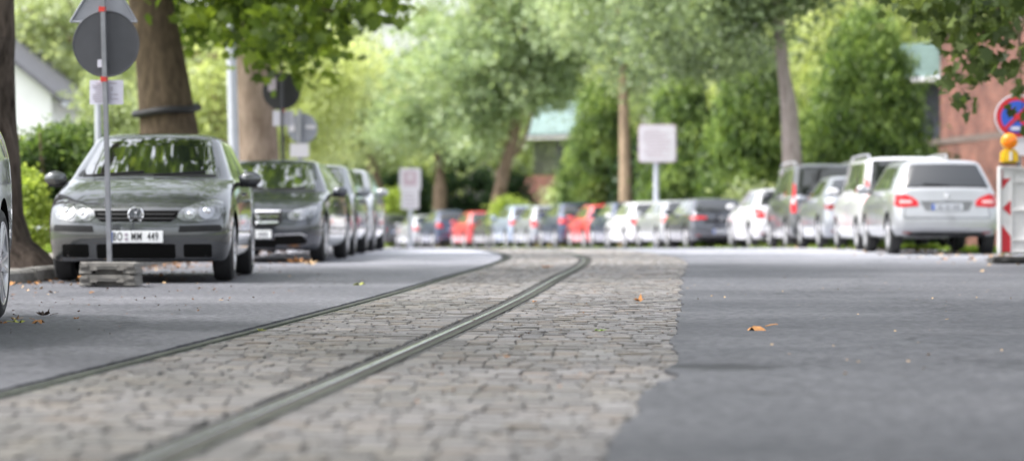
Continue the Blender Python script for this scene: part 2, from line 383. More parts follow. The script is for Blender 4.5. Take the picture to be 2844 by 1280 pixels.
# ------------------------------------------------------------------ ground
def gz(y):
    b = .0124 * np.asarray(y, float)
    return CAMH - .5 * (CAMH + b + np.sqrt((CAMH - b) ** 2 + .002))
def wav(x, y):
    return .0025 * np.sin(y * .55 + .35 * x)
RAIL_R = lerp_path([-6, 3, 6.08, 9.4, 14.8, 24.5, 31.8, 36, 40, 46, 60, 80, 110], [-1.75, -1.16, -.925, -.645, -.20, .44, .90, 1.08, 1.08, .72, -1.4, -7.0, -17.5])
RAIL_L = lambda y: RAIL_R(y) - (1.04 + .006 * np.clip(y - 8, 0, 24))
EDGE_R = lerp_path([-6, 3, 6.08, 7.53, 8.3, 9.0, 11.6, 16.8, 23.6, 37.5, 46, 60, 80, 110], [-.75, -.05, .243, .373, .467, .575, .77, 1.17, 1.66, 2.55, 2.2, -.2, -6, -16])
CAR_ROW = lerp_path([30, 40, 45.1, 50.5, 55.5, 61, 66.3, 75, 84.4, 93.6, 102.6, 111.5, 121, 150], [7.3, 7.3, 7.35, 7.35, 7.25, 6.85, 6.1, 4.75, 3.25, 1.5, -.3, -2.6, -5.3, -14])
ROAD_R = lambda y: np.where(np.asarray(y) < 40, 8.5, CAR_ROW(np.maximum(y, 40)) + 1.2)
def ROAD_L(y):
    y = np.asarray(y, float)
    t = np.clip((y - 17) / 7, 0, 1)
    near = -5.25 + .65 * t * t * (3 - 2 * t)
    far = CAR_ROW(np.maximum(y, 40)) - 11.9
    return np.where(y < 48, near, far + (-4.6 - (CAR_ROW(48) - 11.9)))

def hollow(x, y): return -.004 * math.exp(-((x - .95) / .28) ** 2 - ((y - 9.9) / .35) ** 2) + .008 * math.exp(-((x - .9) / .4) ** 2 - ((y - 9.1) / .4) ** 2)
def strip(name, ys, xl, xr, nx, m, dz=0.0, zf=None, skirt_l=0.0, skirt_r=0.0, kind='structure'):
    V, Fc = [], []
    for j, y in enumerate(ys):
        a, b = float(xl[j]), float(xr[j])
        for i in range(nx + 1):
            x = a + (b - a) * i / nx
            V.append((x, y, float(gz(y)) + float(wav(x, y)) + dz + (hollow(x, y) if name == 'road_patch' else 0)))
    w = nx + 1
    for j in range(len(ys) - 1):
        for i in range(nx): Fc.append((j * w + i, j * w + i + 1, (j + 1) * w + i + 1, (j + 1) * w + i))
    for col, sk in ((0, skirt_l), (nx, skirt_r)):
        if sk:
            o = len(V)
            for j in range(len(ys)):
                v = V[j * w + col]; V.append((v[0], v[1], v[2] - sk))
            for j in range(len(ys) - 1): Fc.append((j * w + col, (j + 1) * w + col, o + j + 1, o + j))
    o = pyd(name, V, Fc, m, smooth=True); tag(o, kind=kind)
    return o

ysn = np.concatenate([np.arange(-6, 3, .5), np.arange(3, 56.01, .12)])
jr = np.array([random.gauss(0, 1) for _ in ysn]); jr2 = np.convolve(jr, np.ones(5) / 5, 'same')
edge = EDGE_R(ysn) + .022 * jr2 + .008 * jr
edge = np.where((ysn > 9.0) & (ysn < 9.5), edge + .05 * (9.5 - ysn) / .5, edge)
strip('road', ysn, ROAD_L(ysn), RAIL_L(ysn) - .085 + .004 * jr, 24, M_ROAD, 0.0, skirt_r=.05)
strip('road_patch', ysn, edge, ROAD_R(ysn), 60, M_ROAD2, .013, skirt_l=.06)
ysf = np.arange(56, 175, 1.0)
strip('road_bend', ysf, ROAD_L(ysf), ROAD_R(ysf), 20, asphalt_mat('sunlit_asphalt', .085, (.99, .98, 1.03)), .002)  # its colour carries the painted far sunlight
strip('track_bed', ysn, RAIL_L(ysn) - .12, EDGE_R(ysn) + .15, 8, M_BED, -.012)
# open ground
gy = np.concatenate([np.arange(-20, 180, 4.0), np.array([200, 240, 300, 400, 600, 900])])
V, Fc = [], []
gxs = np.concatenate([np.array([-500, -250, -120]), np.arange(-60, 61, 6), np.array([120, 250, 500])])
for y in gy:
    for x in gxs: V.append((x, y, float(gz(y)) - .07))
w = len(gxs)
for j in range(len(gy) - 1):
    for i in range(w - 1): Fc.append((j * w + i, j * w + i + 1, (j + 1) * w + i + 1, (j + 1) * w + i))
tag(pyd('ground', V, Fc, M_SOIL, smooth=True), kind='structure')
# left pavement and kerb
yk = np.arange(-6, 60.1, .5)
kl = ROAD_L(yk)
strip('pavement', yk, kl - 3.2, kl - .16, 8, M_PAVE, .10)
V, Fc = [], []
y = -6.0
while y < 58:
    y2 = y + .98
    o = len(V); jz = random.uniform(-.008, .008); jx = random.uniform(-.01, .01)
    for yy in (y + .006, y2 - .006):
        xk = float(ROAD_L(yy)) + jx; z0 = float(gz(yy)) - .05; z1 = float(gz(yy)) + .125 + jz
        V += [(xk - .16, yy, z0), (xk - .16, yy, z1), (xk - .025, yy, z1), (xk, yy, z1 - .025), (xk + .004, yy, z0)]
    for i in range(4): Fc.append((o + i, o + i + 1, o + 6 + i, o + 5 + i))
    Fc.append((o, o + 1, o + 2, o + 3, o + 4)); Fc.append((o + 5, o + 9, o + 8, o + 7, o + 6))
    y = y2
tag(pyd('kerb', V, Fc, M_KERB), kind='structure')
# right verge
yv = np.arange(-6, 150, 1.5)
strip('verge', yv, ROAD_R(yv) - .02, ROAD_R(yv) + 9, 8, M_SOIL, .03)

# setts (one mesh, a paved surface)
def setts():
    V, Fc = [], []
    y = 3.0; rnd = random.Random(5)
    def stone(cx, cy, hx, hy, tx, ty):
        o = len(V)
        h = rnd.gauss(0, .0026); t1 = rnd.gauss(0, .007); t2 = rnd.gauss(0, .024)
        zb = float(gz(cy)) + float(wav(cx, cy))
        hx *= rnd.uniform(.97, 1.0) if rnd.random() > .12 else rnd.uniform(.80, .90); hy *= rnd.uniform(.95, 1.0)
        for k, (lx, ly, dz) in enumerate(((1, 1, -.06), (.992, .985, -.009), (.93, .86, 0.0))):
            for sx, sy in ((-1, -1), (1, -1), (1, 1), (-1, 1)):
                a = sx * hx * lx + (rnd.uniform(-.002, .002) if k else 0); b = sy * hy * ly + (rnd.uniform(-.0015, .0015) if k else 0)
                V.append((cx + a * tx[0] + b * ty[0], cy + a * tx[1] + b * ty[1], zb + dz + h + a * t1 + b * t2))
        c = len(V); V.append((cx, cy, zb + h + .003))
        for k in range(2):
            for i in range(4):
                i2 = (i + 1) % 4
                Fc.append((o + 4 * k + i, o + 4 * k + i2, o + 4 * k + 4 + i2, o + 4 * k + 4 + i))
        for i in range(4): Fc.append((o + 8 + i, o + 8 + (i + 1) % 4, c))
    while y < 56:
        d = .102 + rnd.uniform(-.008, .008)
        ym = y + d / 2
        sl = float(RAIL_R(ym + .5) - RAIL_R(ym - .5))
        L = math.hypot(1, sl); ty = (sl / L, 1 / L); tx = (1 / L, -sl / L)
        xl, xr, xe = float(RAIL_L(ym)), float(RAIL_R(ym)), float(EDGE_R(ym))
        for a, b in ((xl + .075, xr - .085), (xr + .10, xe + .10)):
            x = a
            while x < b - .05:
                w = rnd.uniform(.088, .142)
                if b - (x + w) < .09: w = b - x
                off = (x + w / 2 - xr)
                stone(x + w / 2, ym - off * sl, w / 2 - .0012, d / 2 - .002, tx, ty)
                x += w
        y += d
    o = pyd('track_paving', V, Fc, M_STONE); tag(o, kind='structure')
setts()

# rails
def rail(side, label):
    fn = RAIL_R if side > 0 else RAIL_L
    root = empty('tram_rail', (float(fn(10)), 10, 0))
    tag(root, label, 'rail', 'grooved rails of the tram track')
    ys = np.concatenate([np.arange(-6, 3, .5), np.arange(3, 62, .25)])
    def sweep(name, prof, m, jit=0.0):
        V, Fc = [], []
        n = len(prof)
        for y in ys:
            x0 = float(fn(y)); z0 = float(gz(y))
            for i, (px, pz) in enumerate(prof):
                j = random.gauss(0, jit) if jit and i in (0, n - 1) else 0
                V.append((x0 + px + j - root.location.x, y - 10, z0 + float(wav(x0 + px, y)) + pz))
        for j in range(len(ys) - 1):
            for i in range(n - 1): Fc.append((j * n + i, j * n + i + 1, (j + 1) * n + i + 1, (j + 1) * n + i))
        return pyd(name, V, Fc, m, root, smooth=True)
    if side > 0:
        sweep('rail_head', [(-.022, -.03), (-.021, .001), (-.016, .0045), (.003, .0045), (.008, .002), (.010, -.022)], M_STEEL)
        sweep('rail_flank', [(.0105, -.024), (.011, .001), (.028, -.0045)], M_RUST)
        sweep('groove_moss', [(.028, -.0043), (.036, -.0040), (.050, -.0035), (.060, -.002), (.064, -.001)], M_MOSS)
        sweep('guard_lip', [(.0645, -.02), (.0655, -.0005), (.0685, -.0005), (.071, -.02)], M_RUST)
        sweep('joint_filler', [(.0715, -.005), (.09, -.004), (.115, -.010)], M_TAR, .008)
        sweep('joint_moss', [(-.08, -.010), (-.06, -.004), (-.023, -.003)], M_TAR, .008)
    else:
        sweep('rail_head', [(-.030, -.03), (-.028, .001), (.012, .001), (.014, -.02)], M_MOSS)
        sweep('groove_moss', [(.015, -.014), (.04, -.013), (.058, -.014)], M_BED)
        sweep('guard_lip', [(.0585, -.02), (.060, .003), (.069, .003), (.071, -.02)], M_STEEL)
        sweep('joint_filler', [(-.085, -.012), (-.055, -.005), (-.031, -.006)], M_TAR, .006)
        sweep('joint_moss', [(.072, -.006), (.09, -.004), (.105, -.014)], M_TAR, .008)
rail(1, 'shiny grooved tram rail curving through the middle of the setts')
rail(-1, 'dull mossy tram rail along the edge of the left asphalt lane')

# ------------------------------------------------------------------ leaves and trees
def frames(n, up=None, spread=1.0):
    v = RNG.normal(size=(n, 3))
    if up is not None: v = v * spread + np.array(up)
    nrm = v / np.linalg.norm(v, axis=1, keepdims=True)
    a = RNG.normal(size=(n, 3)); u = np.cross(nrm, a); u /= np.linalg.norm(u, axis=1, keepdims=True)
    return u, np.cross(nrm, u), nrm
LOBED = np.array([(0, -.5), (.18, -.38), (.46, -.30), (.30, -.05), (.50, .18), (.20, .18), (0, .55), (-.20, .18), (-.50, .18), (-.30, -.05), (-.46, -.30), (-.18, -.38)])
DIAM = np.array([(0, -.5), (.28, -.05), (0, .5), (-.28, -.05)])
LANCE = np.array([(0, -.5), (.13, 0), (0, .5), (-.13, 0)])
def leaf_data(C, size, shape, up=None, spread=1.0, axis=None):
    n = len(C); k = len(shape)
    u, v, nr = frames(n, up, spread)
    if axis is not None:
        v = np.array(axis)[None] + RNG.normal(size=(n, 3)) * .45; v /= np.linalg.norm(v, axis=1, keepdims=True)
        a = RNG.normal(size=(n, 3)); u = np.cross(v, a); u /= np.linalg.norm(u, axis=1, keepdims=True); nr = np.cross(u, v)
    s = (size * RNG.uniform(.65, 1.3, n))[:, None, None]
    fold = np.abs(shape[:, 0])[None, :, None] * .35
    P = C[:, None, :] + s * (shape[None, :, 0:1] * u[:, None, :] + shape[None, :, 1:2] * v[:, None, :] + fold * nr[:, None, :])
    return P.reshape(-1, 3), k
def leaf_obj(name, P, k, m, parent=None):
    n = len(P) // k
    me = bpy.data.meshes.new(name)
    me.vertices.add(len(P)); me.vertices.foreach_set('co', P.astype(np.float32).ravel())
    me.loops.add(len(P)); me.loops.foreach_set('vertex_index', np.arange(len(P), dtype=np.int32))
    me.polygons.add(n); me.polygons.foreach_set('loop_start', np.arange(0, len(P), k, dtype=np.int32))
    me.polygons.foreach_set('loop_total', np.full(n, k, dtype=np.int32))
    me.update(calc_edges=True); me.validate()
    me.materials.append(m)
    o = bpy.data.objects.new(name, me)
    if parent: o.parent = parent
    return link(o)
def clusters(blobs, per, sig, leaves, shell=.45, an=(1, 1, .6)):
    """blobs: (center, radii, weight); returns leaf centres"""
    out = []
    for c, r, wt in blobs:
        n = max(3, int(per * wt))
        d = RNG.normal(size=(n, 3)); d /= np.linalg.norm(d, axis=1, keepdims=True)
        rad = (shell + (1 - shell) * RNG.random(n)) ** .7
        cc = np.array(c)[None] + d * rad[:, None] * np.array(r)[None]
        sg = sig * RNG.uniform(.6, 1.4, n)
        m = (leaves * RNG.uniform(.5, 1.5, n)).astype(int)
        for i in range(n):
            out.append(cc[i][None] + RNG.normal(size=(m[i], 3)) * sg[i] * np.array(an)[None])
    return np.concatenate(out)

def tree(name, label, cat, base, trunk, tm, C, size, shape, lm, group=None, seg=14, jit=.08, up=None, spread=1.0, axis=None):
    root = empty(name, base); tag(root, label, cat, group)
    b = Vector(base)
    tubes('trunk', [([Vector(p) - b for p in path], rad) for path, rad in trunk], tm, root, seg, jit)
    if C is not None:
        P, k = leaf_data(C - np.array(b)[None], size, shape, up, spread, axis)
        leaf_obj('crown', P, k, lm, root)
    return root
def limbs(top, n, length, r, rnd, rise=.6):
    out = []
    for i in range(n):
        a = rnd.uniform(0, 2 * PI); l = length * rnd.uniform(.6, 1.1)
        p0 = Vector(top) + Vector((0, 0, -rnd.uniform(0, length * .25)))
        d = Vector((math.cos(a), math.sin(a), rise * rnd.uniform(.5, 1.6)))
        p1 = p0 + d * l * .4; p2 = p1 + Vector((d.x, d.y, d.z * .6)) * l * .6
        out.append(([p0, p1, p2], [r, r * .65, r * .2]))
    return out
rnd = random.Random(3)

# plane trees along the left pavement ------------------------------------
def B(px, py, d, rx, ry, rz, w=1): return (pt(px, py, d), (rx, ry, rz), w)
g0 = lambda x, y: Vector((x, y, float(gz(y)) + .09))
# tree beside the silver car
b = g0(-5.62, 25.5)
T = [([b + Vector((.12, 0, -.15)), b + Vector((.08, 0, .03)), b + Vector((.04, 0, .22)), b + Vector((.01, 0, .55)), b + Vector((0, 0, 1.2)), b + Vector((-.03, 0, 2.4)), b + Vector((-.05, .1, 4.2)), b + Vector((0, .3, 6.5))], [.74, .66, .53, .46, .43, .41, .38, .25])]
T.append(([b + Vector((.3, 0, .12)), b + Vector((.55, .05, .05)), b + Vector((.8, .1, -.06))], [.2, .13, .05]))
T += limbs(b + Vector((0, .2, 5.2)), 6, 4.2, .14, rnd)
bl = [((b.x + .3, 26.5, 8.2), (4.2, 4.5, 2.6), 1.0), ((b.x + 2.8, 27.5, 7.2), (2.6, 3.6, 1.8), .5), ((b.x - 2, 24, 7.5), (3, 3, 2), .5)]
tree('plane_tree', 'thick dark brown trunk rising from root flare beside the silver car at the edge', 'tree', b, T, B_DARK,
     clusters(bl, 85, .5, 48), .2, LOBED, LF_PLANE, 'plane trees along the left pavement', 20, .07)
for yy, lb in ((12.8, 'unseen plane tree on the left pavement level with the silver car, added to shade the road'), (0.0, 'unseen plane tree on the left pavement beside the viewpoint, added to shade the road')):  # row continued out of view, added to shade the near road
    b = g0(-6.1, yy)
    T = [([b + Vector((0, 0, -.1)), b + Vector((0, 0, .3)), b + Vector((.03, 0, 1.6)), b + Vector((.05, .1, 4.2)), b + Vector((0, .3, 6.5))], [.6, .48, .42, .38, .25])] + limbs(b + Vector((0, .2, 5.2)), 6, 4.2, .14, rnd)
    tree('plane_tree', lb, 'tree', b, T, B_DARK, clusters([((b.x + 1, yy, 8.4), (5.4, 5.6, 2.6), 1.0), ((b.x + 5.5, yy + .5, 9.2), (3.6, 4.4, 2.0), .6)], 64, .6, 42), .24, LOBED, LF_PLANE, 'plane trees along the left pavement', 16, .05)
# leaning tree with the ring
d2 = 38.2
path = [pt(478, 700, d2), pt(476, 640, d2), pt(472, 540, d2), pt(468, 370, d2), pt(446, 190, d2), pt(416, 0, d2), pt(380, -230, d2), pt(372, -520, d2)]
b = g0(path[0].x, d2); path[0].z = b.z - .1
T = [(path, [.72, .60, .51, .465, .40, .355, .30, .2])] + limbs(pt(376, -400, d2), 7, 4.6, .15, rnd)
bl = [((b.x, 38.5, 8.0), (4.6, 4.6, 2.8), 1.0)]
hang = [(505, 30), (560, 60), (600, 20), (520, 90), (660, 40), (700, 90), (735, 130), (690, 150), (760, 60), (800, 110), (840, 60), (790, 170), (820, 200), (880, 100), (900, 40), (930, 120), (960, 60), (1000, 30), (860, 150), (720, 30), (1040, 20), (1090, 12), (640, 110), (760, 150), (800, 20), (580, 100), (950, 10), (850, 10)]
Ch = []
for px, py in hang:
    dd = rnd.uniform(36.5, 43); c = np.array(pt(px, py, dd))
    n = rnd.randint(26, 44); Ch.append(c[None] + RNG.normal(size=(n, 3)) * np.array([.22, .3, .14])[None])
for px, py in hang[::2]:
    dd = rnd.uniform(37, 43); c = np.array(pt(px, py - 90, dd)); Ch.append(c[None] + RNG.normal(size=(60, 3)) * np.array([.4, .5, .22])[None])
for px in range(480, 1100, 55):
    c = np.array(pt(px, -60 - 60 * rnd.random(), rnd.uniform(37, 43))); Ch.append(c[None] + RNG.normal(size=(70, 3)) * np.array([.45, .7, .3])[None])
T += [([pt(400, -180, d2), pt(560, -120, 38.5), pt(760, -40, 39.5), pt(900, 30, 40), pt(1010, 30, 40.5)], [.12, .09, .05, .025, .008]),
      ([pt(560, -120, 38.5), pt(650, 20, 39), pt(720, 110, 39.5), pt(800, 180, 39.8)], [.05, .03, .015, .005])]
C2 = np.concatenate([clusters(bl, 90, .5, 46)] + Ch)
tree('plane_tree', 'brown leaning trunk behind the green hatchback with a black ring around it', 'tree', b, T, B_MID,
     C2, .21, LOBED, LF_PLANE, 'plane trees along the left pavement', 20, .05)
# black hose ring
c = pt(463, 308, d2)
rt = empty('protective_ring', c); tag(rt, 'black hose ring tilted around the leaning tree trunk', 'ring')
q = Matrix.Rotation(-.10, 4, 'Y') @ Matrix.Rotation(.06, 4, 'X')
tubes('hose', [([q @ Vector((.50 * math.cos(a), .50 * math.sin(a), .012 * math.sin(3 * a))) for a in np.linspace(0, 2 * PI * .985, 48)], [.058] * 48)], M_RING, rt, 12)
# third plane tree
d3 = 51.0
b = g0(pt(716, 0, d3).x, d3)
T = [([Vector((b.x + .05, d3, b.z - .1)), Vector((b.x, d3, b.z + .5)), pt(716, 430, d3), pt(708, 250, d3), pt(698, 90, d3), pt(690, -150, d3), pt(690, -400, d3)], [.62, .5, .43, .385, .345, .3, .2])]
T += limbs(pt(690, -250, d3), 7, 5, .15, rnd)
bl = [((b.x, 51, 8.3), (4.8, 4.6, 2.9), 1.0), ((b.x + 2.5, 50, 7.2), (2.6, 3.6, 1.5), .4)]
tree('plane_tree', 'pale brown flaking trunk behind the dark grey saloon', 'tree', b, T, B_PLANE,
     clusters(bl, 70, .6, 50), .24, LOBED, LF_PLANE, 'plane trees along the left pavement', 18, .05)

# plane tree on the right whose twigs hang in at the top corner
b = g0(9.6, 29)
T = [([b + Vector((0, 0, -.1)), b + Vector((0, 0, .6)), b + Vector((-.1, 0, 2.5)), b + Vector((-.2, 0, 4.5)), b + Vector((-.2, 0, 6.5))], [.6, .45, .4, .36, .2])]
T += [([b + Vector((-.2, 0, 4.0)), Vector((8.0, 28.5, 4.9)), Vector((6.4, 28, 4.2)), pt(2760, 40, 28), pt(2690, 150, 28), pt(2660, 230, 28)], [.16, .12, .06, .03, .012, .004]),
      ([Vector((6.4, 28, 4.2)), pt(2830, 100, 27.5), pt(2840, 300, 27.5)], [.04, .02, .005]),
      ([pt(2760, 40, 28), pt(2640, 20, 28.2), pt(2540, 20, 28.5)], [.025, .012, .004])] + limbs(b + Vector((-.2, 0, 5.5)), 6, 4, .13, rnd)
hang = [(2520, 15), (2560, 40), (2580, 10), (2600, 70), (2630, 25), (2650, 75), (2680, 30), (2700, 80), (2730, 30), (2750, 90), (2780, 40), (2800, 110), (2830, 60), (2840, 150), (2620, 95), (2640, 130), (2665, 110),
        (2660, 190), (2690, 205), (2640, 215), (2715, 180), (2740, 195), (2770, 160), (2790, 210), (2820, 190), (2668, 280), (2680, 292), (2655, 272), (2835, 240), (2838, 300), (2832, 345), (2810, 20), (2760, 10), (2840, 20), (2720, 140), (2700, 10)]
Ch = []
for px, py in hang:
    dd = rnd.uniform(27, 29.2); c = np.array(pt(px, py, dd))
    n = rnd.randint(5, 8) if py > 120 else rnd.randint(12, 18)
    Ch.append(c[None] + RNG.normal(size=(n, 3)) * np.array([.10, .2, .08])[None])
for px in range(2480, 3000, 40):
    c = np.array(pt(px, -40 - 50 * rnd.random(), rnd.uniform(27, 30))); Ch.append(c[None] + RNG.normal(size=(60, 3)) * np.array([.3, .7, .2])[None])
bl = [((9.0, 29.5, 7.6), (4.2, 4.2, 2.4), 1.0)]
tree('plane_tree', 'dark leafy twigs hanging into the top right corner before the brick building', 'tree', b, T, B_MID,
     np.concatenate([clusters(bl, 55, .55, 50)] + Ch), .17, LOBED, LF_DARK, 'plane trees along the right verge', 16, .05)

# ------------------------------------------------------------------ trees behind the cars
def bgtree(label, base, path, rad, blobs, per, sig, leaves, size, lm, bark, name='street_tree', group='trees behind the row of cars', nl=6, ll=3, extra=(), shape=DIAM, shell=.35):
    b = Vector((base[0], base[1], float(gz(base[1]))))
    T = [([Vector((path[0].x, path[0].y, b.z - .1))] + path, [rad[0] * 1.15] + rad)] + limbs(path[-1], nl, ll, rad[-1] * .7, rnd) + list(extra)
    return tree(name, label, 'tree', b, T, bark, clusters(blobs, per, sig, leaves, shell), size, shape, lm, group, 12, .05)

# D: big grey trunk
d = 62
bgtree('large tree with thick grey bent trunk behind the grey van', (pt(2203, 0, d).x, d),
       [pt(2203, 600, d), pt(2200, 440, d), pt(2192, 300, d), pt(2178, 210, d), pt(2168, 110, d), pt(2160, 0, d), pt(2140, -150, d)], [.29, .25, .215, .165, .15, .13, .1],
       [B(2130, -60, d, 2.6, 2.6, 1.0, 1.6), B(1930, -10, d, 1.7, 2, 1.0, .8), B(1850, 50, 64, 1.0, 1.6, .9, .5), B(2020, 60, d, 1.3, 1.6, .9, .7), B(1930, 130, 66, 1.0, 1.6, .7, .5), B(1830, 150, 68, .9, 1.6, .7, .5), B(2060, 150, 66, .8, 1.4, .5, .3), B(2150, -260, d, 4, 4, 2, 1.2)], 42, .42, 85, .2, LF_OLIVE, B_GREY)
# C: slim warm trunk
d = 85
bgtree('tall tree with slim straight orange-brown trunk left of the square sign', (pt(1737, 0, d).x, d),
       [pt(1737, 620, d), pt(1736, 480, d), pt(1733, 330, d), pt(1730, 200, d), pt(1722, 60, d), pt(1712, -120, d)], [.24, .21, .175, .15, .13, .1],
       [B(1700, -40, d, 2.6, 3, 1.7, 1.2), B(1780, 110, d, 1.6, 2.4, 1.1, .7), B(1850, 20, d, 2.0, 2.4, 1.4, .7), B(1600, 20, 88, 1.6, 2.4, 1.4, .6), B(1740, 210, 86, .8, 1.4, .6, .25)], 45, .5, 75, .25, LF_MINT, B_WARM)
# Bt: leaning trunk with scar and fork
d = 121
ex = [([pt(1398, 450, d), pt(1440, 420, d), pt(1468, 360, d), pt(1480, 310, d)], [.13, .11, .08, .05]), ([pt(1396, 520, 120.5), pt(1387, 485, 120.5), pt(1384, 470, 120.5)], [.21, .21, .12])]
bgtree('tree with a leaning forked trunk and pale cut stub behind the red car', (pt(1362, 0, d).x, d),
       [pt(1364, 640, d), pt(1382, 560, d), pt(1402, 470, d), pt(1426, 390, d), pt(1440, 300, d), pt(1448, 200, d), pt(1446, 60, d)], [.38, .34, .31, .27, .22, .2, .15],
       [B(1420, 90, d, 4, 3.4, 2.5, 1.4), B(1290, 200, d, 2.8, 3, 1.9, .9), B(1550, 150, d, 2.0, 2.8, 1.5, .6), B(1320, 350, d, 1.4, 2, 1.4, .5), B(1520, 255, d, 1.0, 1.8, .6, .3), B(1440, -80, d, 3.8, 3.4, 2, .8), B(1390, 260, d, 1.8, 2.4, 1, .5)], 52, .6, 80, .34, LF_MINT, B_BROWN, extra=ex)
# A
d = 127
bgtree('tree with straight dark trunk behind the blue car', (pt(1222, 0, d).x, d),
       [pt(1222, 640, d), pt(1222, 520, d), pt(1222, 430, d), pt(1226, 380, d), pt(1216, 250, d)], [.38, .34, .30, .25, .17],
       [B(1190, 260, d, 3.0, 3.2, 2.5, 1.3), B(1120, 350, d, 1.8, 2.6, 1.4, .7), B(1280, 390, d, 1.1, 2, 1.0, .4), B(1230, 120, d, 3, 3, 2, .9)], 45, .6, 75, .3, LF_MINT, B_BROWN)
# E
d = 132
bgtree('pale green drooping tree beyond the left end of the car row', (pt(1062, 0, d).x, d),
       [pt(1072, 640, d), pt(1058, 560, d), pt(1036, 470, d), pt(1022, 400, d), pt(1010, 250, d)], [.36, .33, .28, .24, .15],
       [B(960, 260, d, 3.6, 3.6, 3.2, 1.4), B(860, 330, d, 2.4, 3, 2.2, .8), B(1000, 390, d, 1.8, 3, 1.1, .6), B(880, 150, d, 3.2, 3, 2.4, .9)], 55, .65, 70, .32, LF_HAZY, B_BROWN)
# left background trees
d = 85
bgtree('light green broad tree behind the white house', (pt(230, 0, d).x, d), [pt(230, 600, d), pt(235, 300, d), pt(240, 100, d)], [.4, .3, .2],
       [B(240, 150, d, 2.8, 3, 2.6, 1.2), B(330, 300, d, 2.0, 2.6, 1.6, .7), B(120, 60, d, 2.6, 3, 1.8, .9), B(200, 330, d, 1.2, 2, 1.1, .5)], 46, .55, 62, .3, LF_HAZY, B_BROWN, group='trees behind the left pavement')
d = 96
bgtree('yellow green tree seen between the leaning trunk and the lamp post', (pt(600, 0, d).x, d), [pt(600, 600, d), pt(600, 300, d), pt(600, 150, d)], [.4, .3, .2],
       [B(590, 200, d, 2.8, 3, 2.8, 1.2), B(560, 380, d, 1.6, 2.4, 1.4, .5), B(680, 120, d, 2.6, 3, 2.0, .8), B(420, 250, d, 2.2, 3, 2.4, .8)], 36, .55, 52, .32, LF_YEL, B_BROWN, group='trees behind the left pavement')
d = 104
bgtree('yellow green tree right behind the pale flaking trunk', (pt(800, 0, d).x, d), [pt(800, 600, d), pt(800, 350, d), pt(810, 200, d)], [.4, .3, .2],
       [B(810, 300, d, 2.4, 3, 2.6, 1.0), B(880, 200, d, 2.4, 3, 2.2, .9), B(780, 440, d, 1.4, 2.4, 1.1, .5)], 50, .6, 70, .32, LF_YEL, B_BROWN, group='trees behind the left pavement')

# distant belt of trees: a few shapes, each copied
belt_src = []
for i, lm in enumerate((LF_HAZY, LF_YEL, LF_MINT)):
    R = 4.2
    bl = [((0, 0, 9), (4.0, 4, 4.6), 1.2), ((-1.6, 0, 6), (3, 3, 2.6), .6), ((1.8, .5, 12), (2.6, 2.8, 2.6), .6), ((1.5, 0, 4.5), (2.6, 2.6, 2), .5)]
    P, k = leaf_data(clusters(bl, 50, .75, 36, .3), .46, DIAM)
    oc = leaf_obj('crown', P, k, lm)
    ot = tubes('trunk', [([Vector((0, 0, -.5)), Vector((.1, 0, 3)), Vector((0, .1, 7)), Vector((.2, 0, 11))], [.42, .34, .25, .12])] + limbs((0, 0, 8), 6, 3.5, .14, rnd), B_BROWN, None, 10, .05)
    belt_src.append((oc.data, ot.data)); bpy.data.objects.remove(oc); bpy.data.objects.remove(ot)
belt = [(-30, 0), (330, 1), (700, 1), (1010, 0), (1210, 1), (1400, 0), (1590, 1), (1780, 2), (1960, 1), (2140, 0), (2330, 1), (2520, 0), (2700, 1), (2890, 2), (520, 0), (860, 2), (-220, 1), (-420, 0), (-640, 2), (-880, 1), (130, 2), (3080, 0), (3290, 1), (3520, 2)]
names_pos = ['above the far left edge', 'over the round dark sign', 'above the lamp post', 'over the parking sign', 'above the left straight dark trunk', 'over the leaning forked trunk', 'above the green pavilion roof', 'over the square sign', 'behind the slim orange-brown trunk crown', 'behind the bent grey trunk', 'above the largest hornbeam', 'above the green copper cladding', 'over the brick building', 'at the far right above the brick wall', 'over the hatchback roof', 'above the small grey round sign', 'behind the white house roof', 'left of the white house', 'beyond the garden left of the white house', 'farthest out on the left side', 'right of the white house gable', 'behind the upper brick wall', 'past the end of the brick building', 'farthest out on the right side']
for i, (px, kx) in enumerate(belt):
    d = 165 + 14 * ((i * 7) % 5) / 4; sc = 1.0 + .16 * ((i * 3) % 4 - 1)
    rt = empty('distant_tree', (pt(px, 0, d).x, d, float(gz(d))), i * 1.3)
    rt.scale = (sc, sc, sc)
    tag(rt, ('hazy light green', 'hazy yellow green', 'hazy mid green')[kx] + ' distant tree ' + names_pos[i], 'tree', 'distant trees closing the view')
    for nm, me in (('crown', belt_src[kx][0]), ('trunk', belt_src[kx][1])):
        o = bpy.data.objects.new(nm, me); o.parent = rt; link(o)

# ------------------------------------------------------------------ shrubs and hedges
def shrub(name, label, cat, base, blobs, per, sig, leaves, size, lm, shape=DIAM, axis=None, group=None, stem=True, shell=.55, an=(1, 1, .6)):
    b = Vector((base[0], base[1], float(gz(base[1]))))
    root = empty(name, b); tag(root, label, cat, group)
    C = clusters(blobs, per, sig, leaves, shell, an)
    C = C[C[:, 2] > b.z + .02]
    P, k = leaf_data(C - np.array(b)[None], size, shape, None, 1, axis)
    leaf_obj('foliage', P, k, lm, root)
    if stem:
        tubes('stem', [([Vector((0, 0, -.1)), Vector((.05, 0, .8)), Vector((.0, .05, 1.6))], [.12, .1, .05])] + [([Vector((0, 0, .3)), Vector((math.cos(a) * .4, math.sin(a) * .4, 1.1)), Vector((math.cos(a) * .6, math.sin(a) * .6, 2))], [.06, .04, .015]) for a in (0, 1.5, 3, 4.5)], B_BROWN, root, 8)
    return root
HG = 'rounded hornbeams behind the parked cars'
